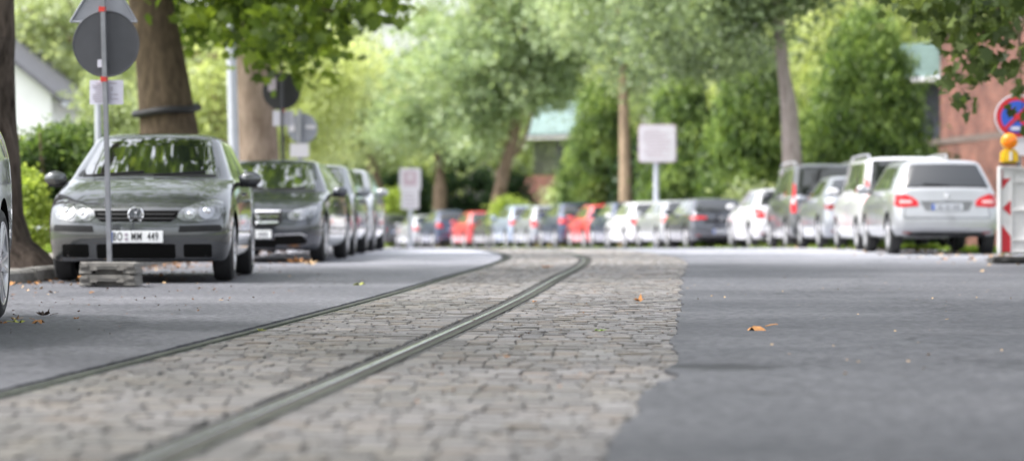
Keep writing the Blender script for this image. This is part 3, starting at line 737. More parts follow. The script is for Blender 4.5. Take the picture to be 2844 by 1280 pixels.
def horn(label, px, ytop, wpx, d, lm=LF_HORN):
    cx = pt(px, 0, d).x; zb = float(gz(d)); zt = pt(0, ytop, d).z; r = wpx * d / F / 2
    h = zt - zb
    r *= .98; bl = [((cx, d, zb + h * .38), (r, r, h * .33), 1.3), ((cx + .08 * r, d, zb + h * .62), (r * .76, r * .76, h * .24), .7), ((cx + .05 * r, d, zb + h * .82), (r * .48, r * .48, h * .15), .35), ((cx, d, zb + h * .2), (r * .8, r * .8, h * .2), .5)]
    return shrub('hornbeam', label, 'tree', (cx, d), bl, 330, .11 * r / 1.6 + .05, 44, .24, lm, LANCE, (0, 0, 1), HG, True, .6, (1.15, 1.15, 1.25))
horn('largest rounded hornbeam, left of the brick building', 2395, 20, 365, 68)
horn('rounded hornbeam directly left of the bent grey trunk', 2082, 118, 275, 73)
horn('narrower hornbeam behind the square sign, right of its pole', 1885, 190, 215, 80)
horn('pale hornbeam left of the slim orange-brown trunk', 1664, 225, 212, 92)
shrub('tree_behind_hornbeam', 'yellow green tree top rising behind the largest hornbeam', 'tree', (pt(2420, 0, 95).x, 95), [B(2400, 60, 95, 2.6, 2.4, 2.2, 1.2), B(2300, 170, 95, 2.2, 2.2, 2.4, 1), B(2560, 40, 97, 2.4, 2.4, 1.6, 1)], 60, .5, 60, .3, LF_YEL)
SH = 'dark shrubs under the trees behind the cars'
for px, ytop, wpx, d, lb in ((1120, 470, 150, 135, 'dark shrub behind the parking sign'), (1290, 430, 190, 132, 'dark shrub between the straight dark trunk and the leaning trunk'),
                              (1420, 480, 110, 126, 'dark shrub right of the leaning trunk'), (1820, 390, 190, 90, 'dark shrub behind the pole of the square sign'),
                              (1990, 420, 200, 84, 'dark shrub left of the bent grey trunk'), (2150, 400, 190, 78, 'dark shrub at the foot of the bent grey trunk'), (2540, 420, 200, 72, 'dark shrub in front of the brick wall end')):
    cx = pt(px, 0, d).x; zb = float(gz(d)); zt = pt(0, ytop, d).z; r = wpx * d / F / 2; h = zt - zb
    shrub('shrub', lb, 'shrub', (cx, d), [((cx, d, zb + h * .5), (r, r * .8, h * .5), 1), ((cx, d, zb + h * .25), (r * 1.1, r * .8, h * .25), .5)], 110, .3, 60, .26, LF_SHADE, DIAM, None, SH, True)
for px, ytop, wpx, d, lb, lm in ((1590, 500, 130, 104, 'light green bush before the low brick wall', LF_HAZY), (2085, 520, 110, 70, 'small lit bush behind the white hatchback beside the van', LF_HAZY), (1090, 520, 90, 128, 'bright lime bush left of the parking sign', LF_LIME), (1425, 555, 80, 104, 'small bright bush above the pale blue car', LF_LIME)):
    cx = pt(px, 0, d).x; zb = float(gz(d)); zt = pt(0, ytop, d).z; r = wpx * d / F / 2; h = zt - zb
    shrub('bush', lb, 'bush', (cx, d), [((cx, d, zb + h * .5), (r, r, h * .5), 1)], 90, .25, 60, .22, lm, DIAM, None, None, False)
# left side planting
d = 40
cx = pt(150, 0, d).x
shrub('garden_hedge', 'dense green hedge between the dark trunk and the green hatchback', 'hedge', (cx, d),
      [(pt(120, 470, d), (.65, .6, .62), 1), (pt(220, 480, d), (.7, .6, .6), 1), (pt(190, 420, d + .5), (.6, .6, .42), .8), (pt(290, 470, d), (.6, .6, .6), .8), (pt(60, 490, d), (.6, .6, .5), .7), (pt(180, 560, d), (.9, .6, .35), .7)], 60, .14, 70, .10, LF_HORN)
shrub('flowering_shrub', 'lime green perennial growing right beside the dark trunk', 'plant', (pt(88, 0, 32).x, 32),
      [(pt(82, 560, 32), (.15, .3, .32), 1), (pt(100, 620, 32), (.2, .3, .3), 1), (pt(75, 500, 32.3), (.1, .2, .16), .4)], 50, .06, 45, .07, LF_LIME, DIAM, None, None, False)
shrub('tall_shrub', 'tall light green shrub by the white house wall', 'shrub', (pt(200, 0, 60).x, 60), [B(290, 330, 60, .7, .8, 1.1, 1), B(200, 430, 60, .6, .7, .5, .6), B(310, 400, 60, 1.0, .8, .8, .8)], 60, .22, 60, .16, LF_HAZY)
def grass_field(name, n, xr, yr, h, lm, label=None, fx=None, dz=0.0):
    Y = RNG.uniform(yr[0], yr[1], n); X = RNG.uniform(xr[0], xr[1], n)
    if fx is not None: X = X + fx(Y)
    Z = gz(Y) + h * .35 + dz
    P, k = leaf_data(np.stack([X, Y, Z], 1), h, LANCE, None, 1, (0, 0, 1))
    o = leaf_obj(name, P, k, lm); tag(o, kind='stuff'); return o
grass_field('grass', 9000, (-9.5, -6.8), (27, 60), .2, M_GRASS, dz=.05)
grass_field('verge_grass', 5000, (-.6, .5), (41, 66), .13, M_GRASS, fx=lambda y: ROAD_R(y), dz=.0)
grass_field('gutter_weeds', 900, (-2.5, .1), (46, 110), .12, M_GRASS, fx=lambda y: ROAD_R(y), dz=.0)

# ------------------------------------------------------------------ buildings
def quadbox(bm, A, Bp, depth, z0, z1):
    """box standing on the plan line A-B, extruded away from the camera by depth"""
    A = Vector((A[0], A[1], 0)); Bp = Vector((Bp[0], Bp[1], 0)); t = (Bp - A).normalized(); n = Vector((-t.y, t.x, 0))
    if n.y < 0: n = -n
    ps = [A, Bp, Bp + n * depth, A + n * depth]
    lo = [bm.verts.new((p.x, p.y, z0)) for p in ps]; hi = [bm.verts.new((p.x, p.y, z1)) for p in ps]
    bm.faces.new(lo[::-1]); bm.faces.new(hi)
    for i in range(4): bm.faces.new((lo[i], lo[(i + 1) % 4], hi[(i + 1) % 4], hi[i]))
root = empty('brick_building', (15, 80, float(gz(80)))); tag(root, 'red brick building with green copper cladding and roof railing behind the silver car', 'building')
off = root.location.copy()
def bpart(name, fn, m, r=None):
    r = r or root
    bm = bmesh.new(); fn(bm); bmesh.ops.translate(bm, verts=bm.verts, vec=-r.location); bmesh.ops.recalc_face_normals(bm, faces=bm.faces)
    return bmobj(name, bm, m, r, False)
A0 = pt(2500, 0, 86); B0 = pt(2990, 0, 67)
zl = pt(0, 398, 85).z
bpart('lower_wall', lambda bm: quadbox(bm, A0.xy, B0.xy, 8, -1.5, zl - .18), M_BRICK)
bpart('coping', lambda bm: quadbox(bm, (A0.x - .1, A0.y - .12), (B0.x + .1, B0.y - .12), 8.2, zl - .177, zl + .02), M_COPING)
zu = pt(0, 96, 82).z
A1 = pt(2611, 0, 84); B1 = pt(3000, 0, 71)
bpart('upper_wall', lambda bm: quadbox(bm, A1.xy, B1.xy, 6, zl + .023, zu), M_BRICK)
bpart('parapet', lambda bm: quadbox(bm, (A1.x - .05, A1.y - .08), (B1.x, B1.y - .08), .4, zu + .003, zu + .12), M_COPING)
zg0, zg1 = pt(0, 212, 85).z, pt(0, 112, 85).z
def cladding(bm):
    n = 5
    for i in range(n):
        z0 = zg0 + (zg1 - zg0) * i / n; z1 = zg0 + (zg1 - zg0) * (i + .94) / n
        quadbox(bm, (pt(2440, 0, 87.2).x, 87.2 + .12 * i), (pt(2612, 0, 85.2).x, 85.2 + .12 * i), .5, z0, z1)
bpart('copper_cladding', cladding, M_COPPER)
bpart('gutter', lambda bm: quadbox(bm, (pt(2440, 0, 87).x, 86.9), (pt(2612, 0, 85).x, 84.9), .4, zg0 - .14, zg0 - .004), M_WHITE)
bpart('dark_window_wall', lambda bm: quadbox(bm, (pt(2440, 0, 88).x, 88), (pt(2612, 0, 86).x, 86), .5, zl - 1, zg0 - .144), M_NAVY)
def railing(bm):
    A, Bq = Vector((A1.x - .8, A1.y + .6, zu)), Vector((B1.x, B1.y + .6, zu))
    L = (Bq - A).length; n = int(L / .45)
    for i in range(n + 1):
        p = A + (Bq - A) * i / n; cyl(bm, p, p + Vector((0, 0, 1.0)), .02, seg=6)
    cyl(bm, A + Vector((0, 0, 1.0)), Bq + Vector((0, 0, 1.0)), .025, seg=6)
bpart('roof_railing', railing, M_FENCE)

r2 = empty('garden_pavilion', pt(1600, 700, 140)); tag(r2, 'pavilion with green metal roof and dark slatted wall on low brick plinth', 'building')
pA = pt(1478, 0, 140); pB = pt(1715, 0, 136)
ze = pt(0, 378, 140).z
bpart('plinth', lambda bm: quadbox(bm, (pt(1440, 0, 139).x, 139), (pt(1715, 0, 135).x, 135), 2, -2.5, pt(0, 488, 138).z), M_BRICK, r2)
def slats(bm):
    z0, z1 = pt(0, 486, 140).z, ze - .25
    n = 34
    for i in range(n):
        p = pA.lerp(pB, i / n * .9 + .03)
        bx(bm, (p.x, p.y + .1, (z0 + z1) / 2), (.09, .06, z1 - z0))
bpart('slat_wall', slats, M_FENCE, r2)
bpart('rear_wall', lambda bm: quadbox(bm, (pt(1545, 0, 141.5).x, 141), (pB.x, pB.y + 1.5), .4, -1.5, ze - .23), M_NAVY, r2)
bpart('fascia', lambda bm: quadbox(bm, (pA.x - .35, pA.y - .5), (pB.x, pB.y - .5), .3, ze - .2, ze + .05), M_WHITE, r2)
def proof(bm):
    a = Vector((pA.x - .4, pA.y - .6, ze + .053)); b_ = Vector((pB.x, pB.y - .6, ze + .053))
    up = Vector((.9, 4, 2.0))
    vs = [bm.verts.new(p) for p in (a, b_, b_ + Vector((0, 4, 2.0)), a + up)]
    lo = [bm.verts.new(v.co + Vector((0, 0.25, -.08))) for v in vs]
    bm.faces.new(vs); bm.faces.new(lo[::-1])
    for i in range(4): bm.faces.new((vs[i], lo[i], lo[(i + 1) % 4], vs[(i + 1) % 4]))
    for i in range(1, 12):
        t = i / 12; p = a.lerp(b_, t); q = (a + up).lerp(b_ + Vector((0, 4, 2)), t)
        cyl(bm, p + Vector((0, 0, .02)), q + Vector((0, 0, .02)), .03, seg=5)
bpart('roof', proof, M_COPPER, r2)

hd = 75
hr = empty('white_house', pt(0, 690, hd)); tag(hr, 'white rendered house gable with grey roof edge beside the dark trunk', 'house')
xr_, xl_ = pt(143, 0, hd).x, pt(143, 0, hd).x - 8.4
xm = (xr_ + xl_) / 2; zev = pt(0, 262, hd).z; zri = zev + (xr_ - xm) * .80
bpart('wall', lambda bm: polyprism(bm, [(xl_, -1), (xr_, -1), (xr_, zev), (xm, zri), (xl_, zev)], hd, hd + 9), M_HWALL, hr)
def hroof(bm):
    for sx, xe in ((1, xr_), (-1, xl_)):
        a = (xm, zri + .02); e = (xe + sx * .42, zev - .42 * .8 + .02)
        polyprism(bm, [a, e, (e[0], e[1] + .16), (xm, zri + .18)], hd - .35, hd + 9.4)
bpart('roof', hroof, M_HROOF, hr)
bpart('eave_gutter', lambda bm: cyl(bm, (xr_ + .47, hd - .35, zev - .32), (xr_ + .47, hd + 9.4, zev - .32), .07, seg=10), M_POLE, hr)
bpart('window', lambda bm: bx(bm, (xr_ - 2.2, hd - .01, zev - .6), (1.1, .06, 1.2)), M_NAVY, hr)

# ------------------------------------------------------------------ cars
def make_wheel(style):
    def lathe(prof, seg=36):
        V, Fc = [], []
        n = len(prof)
        for k in range(seg):
            a = 2 * PI * k / seg
            for x, r in prof: V.append((x, r * math.cos(a), r * math.sin(a)))
        for k in range(seg):
            k2 = (k + 1) % seg
            for i in range(n - 1): Fc.append((k * n + i, k * n + i + 1, k2 * n + i + 1, k2 * n + i))
        return V, Fc
    def mk(name, V, Fc, m):
        me = bpy.data.meshes.new(name); me.from_pydata(V, [], Fc); me.update(); me.materials.append(m); me.shade_smooth(); me.set_sharp_from_angle(angle=math.radians(35)); return me
    R = .32; ri = .215 if style != 'big' else .235
    tv, tf = lathe([(-.10, ri), (-.105, ri + .03), (-.095, R - .025), (-.075, R - .004), (-.03, R), (.03, R), (.075, R - .004), (.095, R - .025), (.105, ri + .03), (.096, ri + .004), (.085, ri)])
    bm = bmesh.new()
    V, Fc = lathe([(.094, ri + .008), (.1, ri + .002), (.096, ri - .012), (.06, ri - .02), (-.06, ri - .02)], 36)
    vs = [bm.verts.new(v) for v in V]
    for f in Fc: bm.faces.new([vs[i] for i in f])
    cyl(bm, (.04, 0, 0), (.088, 0, 0), .055, .048, 18)
    ns = 5
    for k in range(ns):
        for off in ((-.16, .16) if style != 'plain' else (0,)):
            a0 = 2 * PI * k / ns + off * .45; a1 = 2 * PI * k / ns + off * 1.35
            p0 = Vector((.072, .045 * math.cos(a0), .045 * math.sin(a0))); p1 = Vector((.088, (ri - .01) * math.cos(a1), (ri - .01) * math.sin(a1)))
            t = (p1 - p0).normalized(); sd = Vector((1, 0, 0)).cross(t).normalized(); w0, w1 = (.016, .013) if style != 'plain' else (.035, .03)
            fr = Vector((.012, 0, 0))
            q = [p0 - sd * w0 - fr, p0 + sd * w0 - fr, p0 + sd * w0 * .7 + fr, p0 - sd * w0 * .7 + fr]; q2 = [p1 - sd * w1 - fr, p1 + sd * w1 - fr, p1 + sd * w1 * .7 + fr, p1 - sd * w1 * .7 + fr]
            a = [bm.verts.new(v) for v in q]; b_ = [bm.verts.new(v) for v in q2]
            for i in range(4): bm.faces.new((a[i], a[(i + 1) % 4], b_[(i + 1) % 4], b_[i]))
            bm.faces.new(a[::-1]); bm.faces.new(b_)
    bmesh.ops.recalc_face_normals(bm, faces=bm.faces)
    me = bpy.data.meshes.new('rim'); bm.to_mesh(me); bm.free(); me.materials.append(M_ALLOY); me.shade_smooth(); me.set_sharp_from_angle(angle=math.radians(35))
    dv, df = lathe([(.02, .001), (.02, .15), (.01, .155), (.0, ri - .02)], 28)
    return {'tyre': mk('tyre', tv, tf, M_RUBBER), 'rim': me, 'brake_disc': mk('brake_disc', dv, df, M_BLACK)}
WHEELS = {k: make_wheel(k) for k in ('twin', 'plain', 'big')}

NC, NR_, NS = 6, 7, 30      # front points, corner points, side points
def outline(yf, zf, yr, zr, w, rf, rr, bowf, bowr, crown):
    """half outline from front centre round the side to rear centre"""
    rf = min(rf, w * .9); rr = min(rr, w * .9)
    rf = min(rf, (yr - yf) * .45); rr = min(rr, (yr - yf) * .45)
    pts = []
    xa = w - rf
    for i in range(NC): x = xa * i / NC; pts.append((x, yf + bowf * (x / w) ** 2))
    y0 = yf + bowf * (xa / w) ** 2
    for i in range(NR_): a = PI / 2 * i / NR_; pts.append((xa + rf * math.sin(a), y0 + rf * (1 - math.cos(a))))
    xb = w - rr; y1 = yr - bowr * (xb / w) ** 2
    ys, ye = y0 + rf, y1 - rr
    for i in range(NS): pts.append((w, ys + (ye - ys) * i / NS))
    for i in range(NR_): a = PI / 2 * i / NR_; pts.append((xb + rr * math.cos(a), ye + rr * math.sin(a)))
    for i in range(NC + 1): x = xb * (1 - i / NC); pts.append((x, yr - bowr * (x / w) ** 2))
    out = []
    for x, y in pts:
        t = (y - yf) / max(1e-4, yr - yf)
        # plan taper of the flanks
        k = abs(t - .5) * 2
        xx = x * (1 - .045 * k ** 4)
        out.append((xx, y, zf + (zr - zf) * t + crown * (1 - (x / w) ** 2)))
    return out
HALF = NC + NR_ + NS + NR_ + NC + 1

def car_type(p):
    L, W, H = p['L'], p['W'] / 2, p['H']
    zh, zc, yc, yw, zb = p['hood'], p['cowl'], p['yc'], p['yw'], p['belt']
    rs = p['rear']; rt = p['yrt']       # rear roof end measured from tail
    K = []
    def row(*a): K.append(list(a))
    g = p.get('gc', .17)
    #   yf, zf, yr, zr, w, rf, rr, bowf, bowr, crown
    row(.35, g + .02, L - .40, g + .05, W * .80, .2, .2, .05, .05, 0)
    row(.10, g + .03, L - .14, g + .07, W * .93, .3, .2, .10, .05, 0)
    row(.03, g + .12, L - .04, g + .16, W * .975, .32, .2, .12, .06, 0)
    row(.0, .42, L - .005, .43, W * .995, .34, .2, .13, .07, 0)
    row(.005, .52, L, .54, W, .34, .2, .13, .07, 0)
    row(.03, zh - .12, L - .02, zb - .36, W, .34, .19, .13, .07, 0)
    row(.085, zh - .02, L - .05, zb - .26, W * .995, .34, .18, .13, .07, .0)
    row(.16, zh + .03, L - .065, zb - .18, W * .99, .36, .18, .14, .07, .01)
    f = (zc - zh - .03)
    if rs == 'sedan':
        dk = p['deck']
        R4 = [(L - .08, zb - .08), (L - .12, zb - .0), (L - .12 - dk * .5, zb + .05), (L - .12 - dk, zb + .07), (L - .17 - dk, zb + .09)]
    else:
        R4 = [(L - .08, zb - .12), (L - .09, zb - .07), (L - .10, zb - .03), (L - .11, zb), (L - .13, zb + .025)]
    row(.42, zh + .03 + f * .45, *R4[0], W * .975, .40, .19, .15, .07, .015)
    row(.16 + (yc - .16) * .62, zh + .03 + f * .75, *R4[1], W * .96, .42, .2, .16, .07, .02)
    row(.16 + (yc - .16) * .88, zh + .03 + f * .94, *R4[2], W * .945, .42, .2, .17, .07, .02)
    row(yc, zc, *R4[3], W * .93, .36, .2, .14, .07, .015)
    ib = len(K) - 1
    row(yc + .05, zc + .02, *R4[4], W * .915, .34, .2, .12, .07, .015)
    ytop = L - rt; ybt = R4[4][0]; zbt = R4[4][1]
    Wr = W * p.get('roofw', .70); zr_ = H - .085
    for t in (.33, .66, 1.0):
        e = t ** 1.05
        row(yc + .05 + (yw - yc - .05) * t, zc + .02 + (zr_ - zc - .02) * t, ybt + (ytop - ybt) * (t ** 1.25), zbt + (zr_ - .01 - zbt) * t, W * .915 + (Wr - W * .915) * e, .30 - .1 * t, .2, .105 - .02 * t, .07, .012)
    ig = len(K) - 1
    row(yw + .07, H - .055, ytop - .05, H - .062, Wr * .95, .22, .18, .085, .07, .012)
    row(yw + .2, H - .03, ytop - .18, H - .035, Wr * .86, .22, .18, .10, .06, .012)
    row(yw + .45, H - .012, ytop - .45, H - .015, Wr * .6, .2, .16, .05, .05, .006)
    row(yw + .75, H - .002, ytop - .75, H - .004, Wr * .28, .1, .1, .02, .02, .0)
    K = np.array(K)
    # interpolate the rows for a smooth skin
    t0 = np.arange(len(K)); sub = 3
    tt = np.linspace(0, len(K) - 1, (len(K) - 1) * sub + 1)
    # monotone (Fritsch-Carlson) tangents
    dl = np.diff(K, axis=0); mm = np.zeros_like(K); mm[1:-1] = np.where(dl[:-1] * dl[1:] > 0, 2 * dl[:-1] * dl[1:] / (dl[:-1] + dl[1:] + 1e-12), 0); mm[0] = dl[0]; mm[-1] = dl[-1]
    rows = []
    for t in tt:
        i = min(int(t), len(K) - 2); u = t - i
        rows.append((2 * u**3 - 3 * u**2 + 1) * K[i] + (u**3 - 2 * u**2 + u) * mm[i] + (-2 * u**3 + 3 * u**2) * K[i + 1] + (u**3 - u**2) * mm[i + 1])
    V = []; N = 2 * HALF - 2
    for r in rows:
        h = outline(*r)
        full = h + [(-x, y, z) for x, y, z in h[-2:0:-1]]
        V += [(x, y - L / 2, z) for x, y, z in full]
    Fc, mi = [], []
    g0, g1 = (ib + 1) * sub, ig * sub
    pil = p.get('pillars', [.50]); cst = p.get('cpil', .86); ast = p.get('apil', .04)
    for j in range(len(rows) - 1):
        for k in range(N):
            k2 = (k + 1) % N
            Fc.append((j * N + k, j * N + k2, (j + 1) * N + k2, (j + 1) * N + k))
            kk = k if k < HALF - 1 else N - 1 - k
            sgn = 0 if k < HALF - 1 else 1
            m = 0
            if g0 <= j < g1:
                fr = (kk - NC - NR_ + .5) / NS
                if kk < NC + 3:
                    m = 1
                    if j == g0: m = 7
                elif kk >= HALF - 1 - NC - 3:
                    m = 3 if j > g0 else 7
                elif ast < fr < cst and j < g1 - 1:
                    m = 7
                    seg = 0
                    for q in pil:
                        if abs(fr - q) < .5 / NS + .012: seg = -1; break
                        if fr > q: seg += 1
                    if seg >= 0 and j >= g0: m = 10 + seg * 2 + sgn
            elif j < 3 * 1 and True: m = 7
            mi.append(m)
    Fc.append(tuple(range(N))[::-1]); mi.append(4)
    o = len(rows) - 1; Fc.append(tuple(o * N + k for k in range(N))); mi.append(0)
    me = bpy.data.meshes.new('shell'); me.from_pydata(V, [], Fc); me.update()
    for i in range(20): me.materials.append(M_DARK)
    me.polygons.foreach_set('material_index', np.array(mi, dtype=np.int32))
    bm = bmesh.new(); bm.from_mesh(me); bmesh.ops.recalc_face_normals(bm, faces=bm.faces); bm.to_mesh(me)
    bvh = BVHTree.FromBMesh(bm); bm.free()
    ob = link(bpy.data.objects.new('shell', me))
    R = p.get('wr', .32); ar = R + .045
    yfa = p['fo'] - L / 2; yra = L / 2 - p['ro']
    cut = bmesh.new()
    for ya in (yfa, yra):
        for sx in (-1, 1):
            cyl(cut, (sx * (W - .26), ya, R + .012), (sx * (W + .3), ya, R + .012), ar, seg=32)
    cm = bpy.data.meshes.new('cut'); cut.to_mesh(cm); cut.free()
    for i in range(20): cm.materials.append(M_DARK)
    cm.polygons.foreach_set('material_index', np.full(len(cm.polygons), 4, dtype=np.int32))
    co = link(bpy.data.objects.new('cut', cm))
    md = ob.modifiers.new('b', 'BOOLEAN'); md.operation = 'DIFFERENCE'; md.object = co; md.solver = 'EXACT'
    dg = bpy.context.evaluated_depsgraph_get(); ev = ob.evaluated_get(dg)
    res = bpy.data.meshes.new_from_object(ev)
    bpy.data.objects.remove(ob); bpy.data.objects.remove(co)
    names = {0: 'body', 1: 'windshield', 3: 'rear_window'}
    groups = {}
    for poly in res.polygons:
        m = poly.material_index; key = 0 if m in (0, 4, 7) else m
        groups.setdefault(key, []).append(poly)
    parts = []
    vco = np.empty(len(res.vertices) * 3, np.float32); res.vertices.foreach_get('co', vco); vco = vco.reshape(-1, 3)
    for key, polys in groups.items():
        idx = {}; vs = []; fs = []; ms = []
        for poly in polys:
            f = []
            for v in poly.vertices:
                if v not in idx: idx[v] = len(vs); vs.append(tuple(vco[v]))
                f.append(idx[v])
            fs.append(f); ms.append({0: 0, 7: 1, 4: 2}.get(poly.material_index, 0))
        m2 = bpy.data.meshes.new(names.get(key, 'side_window')); m2.from_pydata(vs, [], fs); m2.update()
        if key == 0:
            for q in (M_DARK, M_BLACK, M_DARK): m2.materials.append(q)
            m2.polygons.foreach_set('material_index', np.array(ms, dtype=np.int32))
        else: m2.materials.append(M_GLASS2 if key >= 10 else M_GLASS3 if key == 3 else M_GLASS)
        m2.shade_smooth(); m2.set_sharp_from_angle(angle=math.radians(28))
        parts.append((names.get(key, 'side_window'), m2, None, []))
    T = {'p': p, 'parts': parts, 'bvh': bvh, 'R': R, 'wx': W - .115, 'ya': (yfa, yra)}
    return T

def patch(T, axis, poly, off=.006, thick=.03, cuts=3):
    bm = bmesh.new()
    vs = [bm.verts.new((a, b_, 0)) for a, b_ in poly]
    f = bm.faces.new(vs)
    bmesh.ops.triangulate(bm, faces=[f])
    bmesh.ops.subdivide_edges(bm, edges=bm.edges, cuts=cuts, use_grid_fill=True)
    if axis == 'front': d = Vector((0, 1, 0)); org = lambda a, b_: Vector((a, -9, b_))
    elif axis == 'rear': d = Vector((0, -1, 0)); org = lambda a, b_: Vector((a, 9, b_))
    elif axis == 'left': d = Vector((1, 0, 0)); org = lambda a, b_: Vector((-5, a, b_))
    else: d = Vector((-1, 0, 0)); org = lambda a, b_: Vector((5, a, b_))
    for v in bm.verts:
        h = T['bvh'].ray_cast(org(v.co.x, v.co.y), d)
        if h[0] is None:
            h = T['bvh'].find_nearest(org(v.co.x, v.co.y) + d * 8)
        v.co = h[0] - d * off
    be = [e for e in bm.edges if e.is_boundary]
    r = bmesh.ops.extrude_edge_only(bm, edges=be)
    for g in r['geom']:
        if isinstance(g, bmesh.types.BMVert): g.co += d * thick
    return bm
def addp(T, name, bm, m, kids=(), ang=35):
    me = bpy.data.meshes.new(name); bm.to_mesh(me); bm.free(); me.materials.append(m); me.shade_smooth(); me.set_sharp_from_angle(angle=math.radians(ang))
    T['parts'].append((name, me, None, list(kids)))
def kid(name, bm, m, ang=35):
    me = bpy.data.meshes.new(name); bm.to_mesh(me); bm.free(); me.materials.append(m); me.shade_smooth(); me.set_sharp_from_angle(angle=math.radians(ang))
    return (name, me)
def mir(poly, s): return [(s * a, b_) for a, b_ in poly]
def mirrors(T, z, y, m=None):
    W = T['p']['W'] / 2
    for s in (-1, 1):
        bm = bmesh.new(); ball(bm, (s * (W + .09), y, z), (.115, .06, .078), 16, 10)
        bm2 = bmesh.new(); cyl(bm2, (s * (W - .06), y + .02, z - .055), (s * (W + .03), y + .01, z - .045), .025, .02, 8)
        bx(bm2, (s * (W + .08), y + .0, z - .072), (.17, .07, .02), None, .006)
        T['parts'].append(('mirror', kid('mirror', bm, M_DARK)[1], 'paint' if m is None else m, [kid('mirror_arm', bm2, M_BLACK)]))
def seams(T, ys, zlo, zhi):
    for ax in ('left', 'right'):
        bm = bmesh.new()
        for y in ys:
            b2 = patch(T, ax, [(y - .005, zlo), (y + .005, zlo), (y + .005, zhi), (y - .005, zhi)], .0015, .004, 4)
            me = bpy.data.meshes.new('t'); b2.to_mesh(me); b2.free(); bm.from_mesh(me)
        addp(T, 'door_seam', bm, M_BLACK)
        for y in ys[1:]:
            pass
def handles(T, ys, z):
    for ax in ('left', 'right'):
        for y in ys:
            addp(T, 'door_handle', patch(T, ax, rrect(y, z, .2, .03, .012), .03, .04, 2), M_DARK)
            n, me, mm, k = T['parts'][-1]; T['parts'][-1] = (n, me, 'paint', k)

def text_mesh(s, size, sx=1.0):
    cu = bpy.data.curves.new('t', 'FONT'); cu.body = s; cu.size = size; cu.align_x = 'CENTER'; cu.align_y = 'CENTER'; cu.extrude = .0015; cu.offset = .0007; cu.space_character = 1.14
    o = link(bpy.data.objects.new('t', cu)); dg = bpy.context.evaluated_depsgraph_get()
    me = bpy.data.meshes.new_from_object(o.evaluated_get(dg)); bpy.data.objects.remove(o)
    for v in me.vertices: v.co.x *= sx
    return me
def plate(T, axis, z, ydepth, text=None, w=.52, m=None, blue=True):
    s = -1 if axis == 'front' else 1          # outward direction in y
    y = ydepth
    bm = bmesh.new(); bx(bm, (0, y, z), (w, .014, .112), None, .004)
    kids = []
    b2 = bmesh.new(); bx(b2, (s * (w / 2 - .024), y + s * .0085, z), (.042, .006, .104)); 
    # blue band sits on the left as seen by the viewer
    b2.free(); b2 = bmesh.new(); bx(b2, ((-1 if axis == 'front' else 1) * (w / 2 - .026), y + s * .008, z), (.042, .006, .10))
    if blue: kids.append(kid('plate_band', b2, M_BLUE))
    else: b2.free()
    Rm = Matrix.Rotation(PI / 2, 4, 'X') if axis == 'front' else Matrix.Rotation(PI, 4, 'Z') @ Matrix.Rotation(PI / 2, 4, 'X')
    if text:
        for tx, xx in text:
            me = text_mesh(tx, .106, .60); me.transform(Matrix.Translation((xx, y + s * .0085, z)) @ Rm); me.materials.append(M_TXT)
            kids.append(('plate_text', me))
        b3 = bmesh.new(); cyl(b3, (-.083, y + s * .006, z + .02), (-.083, y + s * .010, z + .02), .017, seg=14); cyl(b3, (-.083, y + s * .006, z - .022), (-.083, y + s * .010, z - .022), .017, seg=14)
        kids.append(kid('plate_seal', b3, M_INK))
    else:
        b3 = bmesh.new()
        for i, xx in enumerate((-.15, -.10, -.02, .03, .10, .145, .19)):
            bx(b3, (xx * -s, y + s * .0085, z), (.03, .005, .062))
        kids.append(kid('plate_text', b3, mat('blurred_ink', (.22, .22, .24), .6)))
    addp(T, 'license_plate', bm, m or M_PLATE, kids)
def star(T, axis, z, ydepth, r=.05):
    s = -1 if axis == 'front' else 1
    bm = bmesh.new()
    tv, tf = tube_geo([Vector((r * math.cos(a), ydepth + s * .006, z + r * math.sin(a))) for a in np.linspace(0, 2 * PI * .98, 24)], [r * .10] * 24, 6)
    vs = [bm.verts.new(v) for v in tv]
    for f in tf: bm.faces.new([vs[i] for i in f])
    for k in range(3):
        a = PI / 2 + 2 * PI * k / 3
        cyl(bm, (0, ydepth + s * .006, z), (r * .95 * math.cos(a), ydepth + s * .006, z + r * .95 * math.sin(a)), r * .16, r * .04, 6)
    addp(T, 'emblem', bm, M_CHROME)
def hit(T, axis, x, z):
    if axis == 'front': h = T['bvh'].ray_cast(Vector((x, -9, z)), Vector((0, 1, 0)))
    else: h = T['bvh'].ray_cast(Vector((x, 9, z)), Vector((0, -1, 0)))
    return h[0].y
def wiper(T, axis='front'):
    p = T['p']; bm = bmesh.new()
    for x0, x1 in ((-.55, -.05), (.05, .55)) if axis == 'front' else ((-.05, .38),):
        P = []
        for i in range(7):
            t = i / 6; x = x0 + (x1 - x0) * t
            if axis == 'front': z = p['cowl'] + .05 + .035 * t; y = hit(T, 'front', x, z) - .014
            else: z = p['belt'] + .07 + .03 * t; y = hit(T, 'rear', x, z) + .014
            P.append(Vector((x, y, z)))
        tv, tf = tube_geo(P, [.009] * 7, 6); vs = [bm.verts.new(v) for v in tv]
        for f in tf: bm.faces.new([vs[i] for i in f])
    addp(T, 'wiper', bm, M_BLACK)
def rails(T, H, W, L, yrt, yw):
    for s in (-1, 1):
        x = s * W / 2 * T['p'].get('roofw', .7) * .93
        y0, y1 = yw + .25 - L / 2, L / 2 - yrt - .15
        P = [Vector((x, y0, H - .06)), Vector((x, y0 + .12, H + .02)), Vector((x, (y0 + y1) / 2, H + .04)), Vector((x, y1 - .12, H + .02)), Vector((x, y1, H - .06))]
        bm = bmesh.new(); tv, tf = tube_geo(P, [.022] * 5, 8); vs = [bm.verts.new(v) for v in tv]
        for f in tf: bm.faces.new([vs[i] for i in f])
        addp(T, 'roof_rail', bm, M_ALLOY)

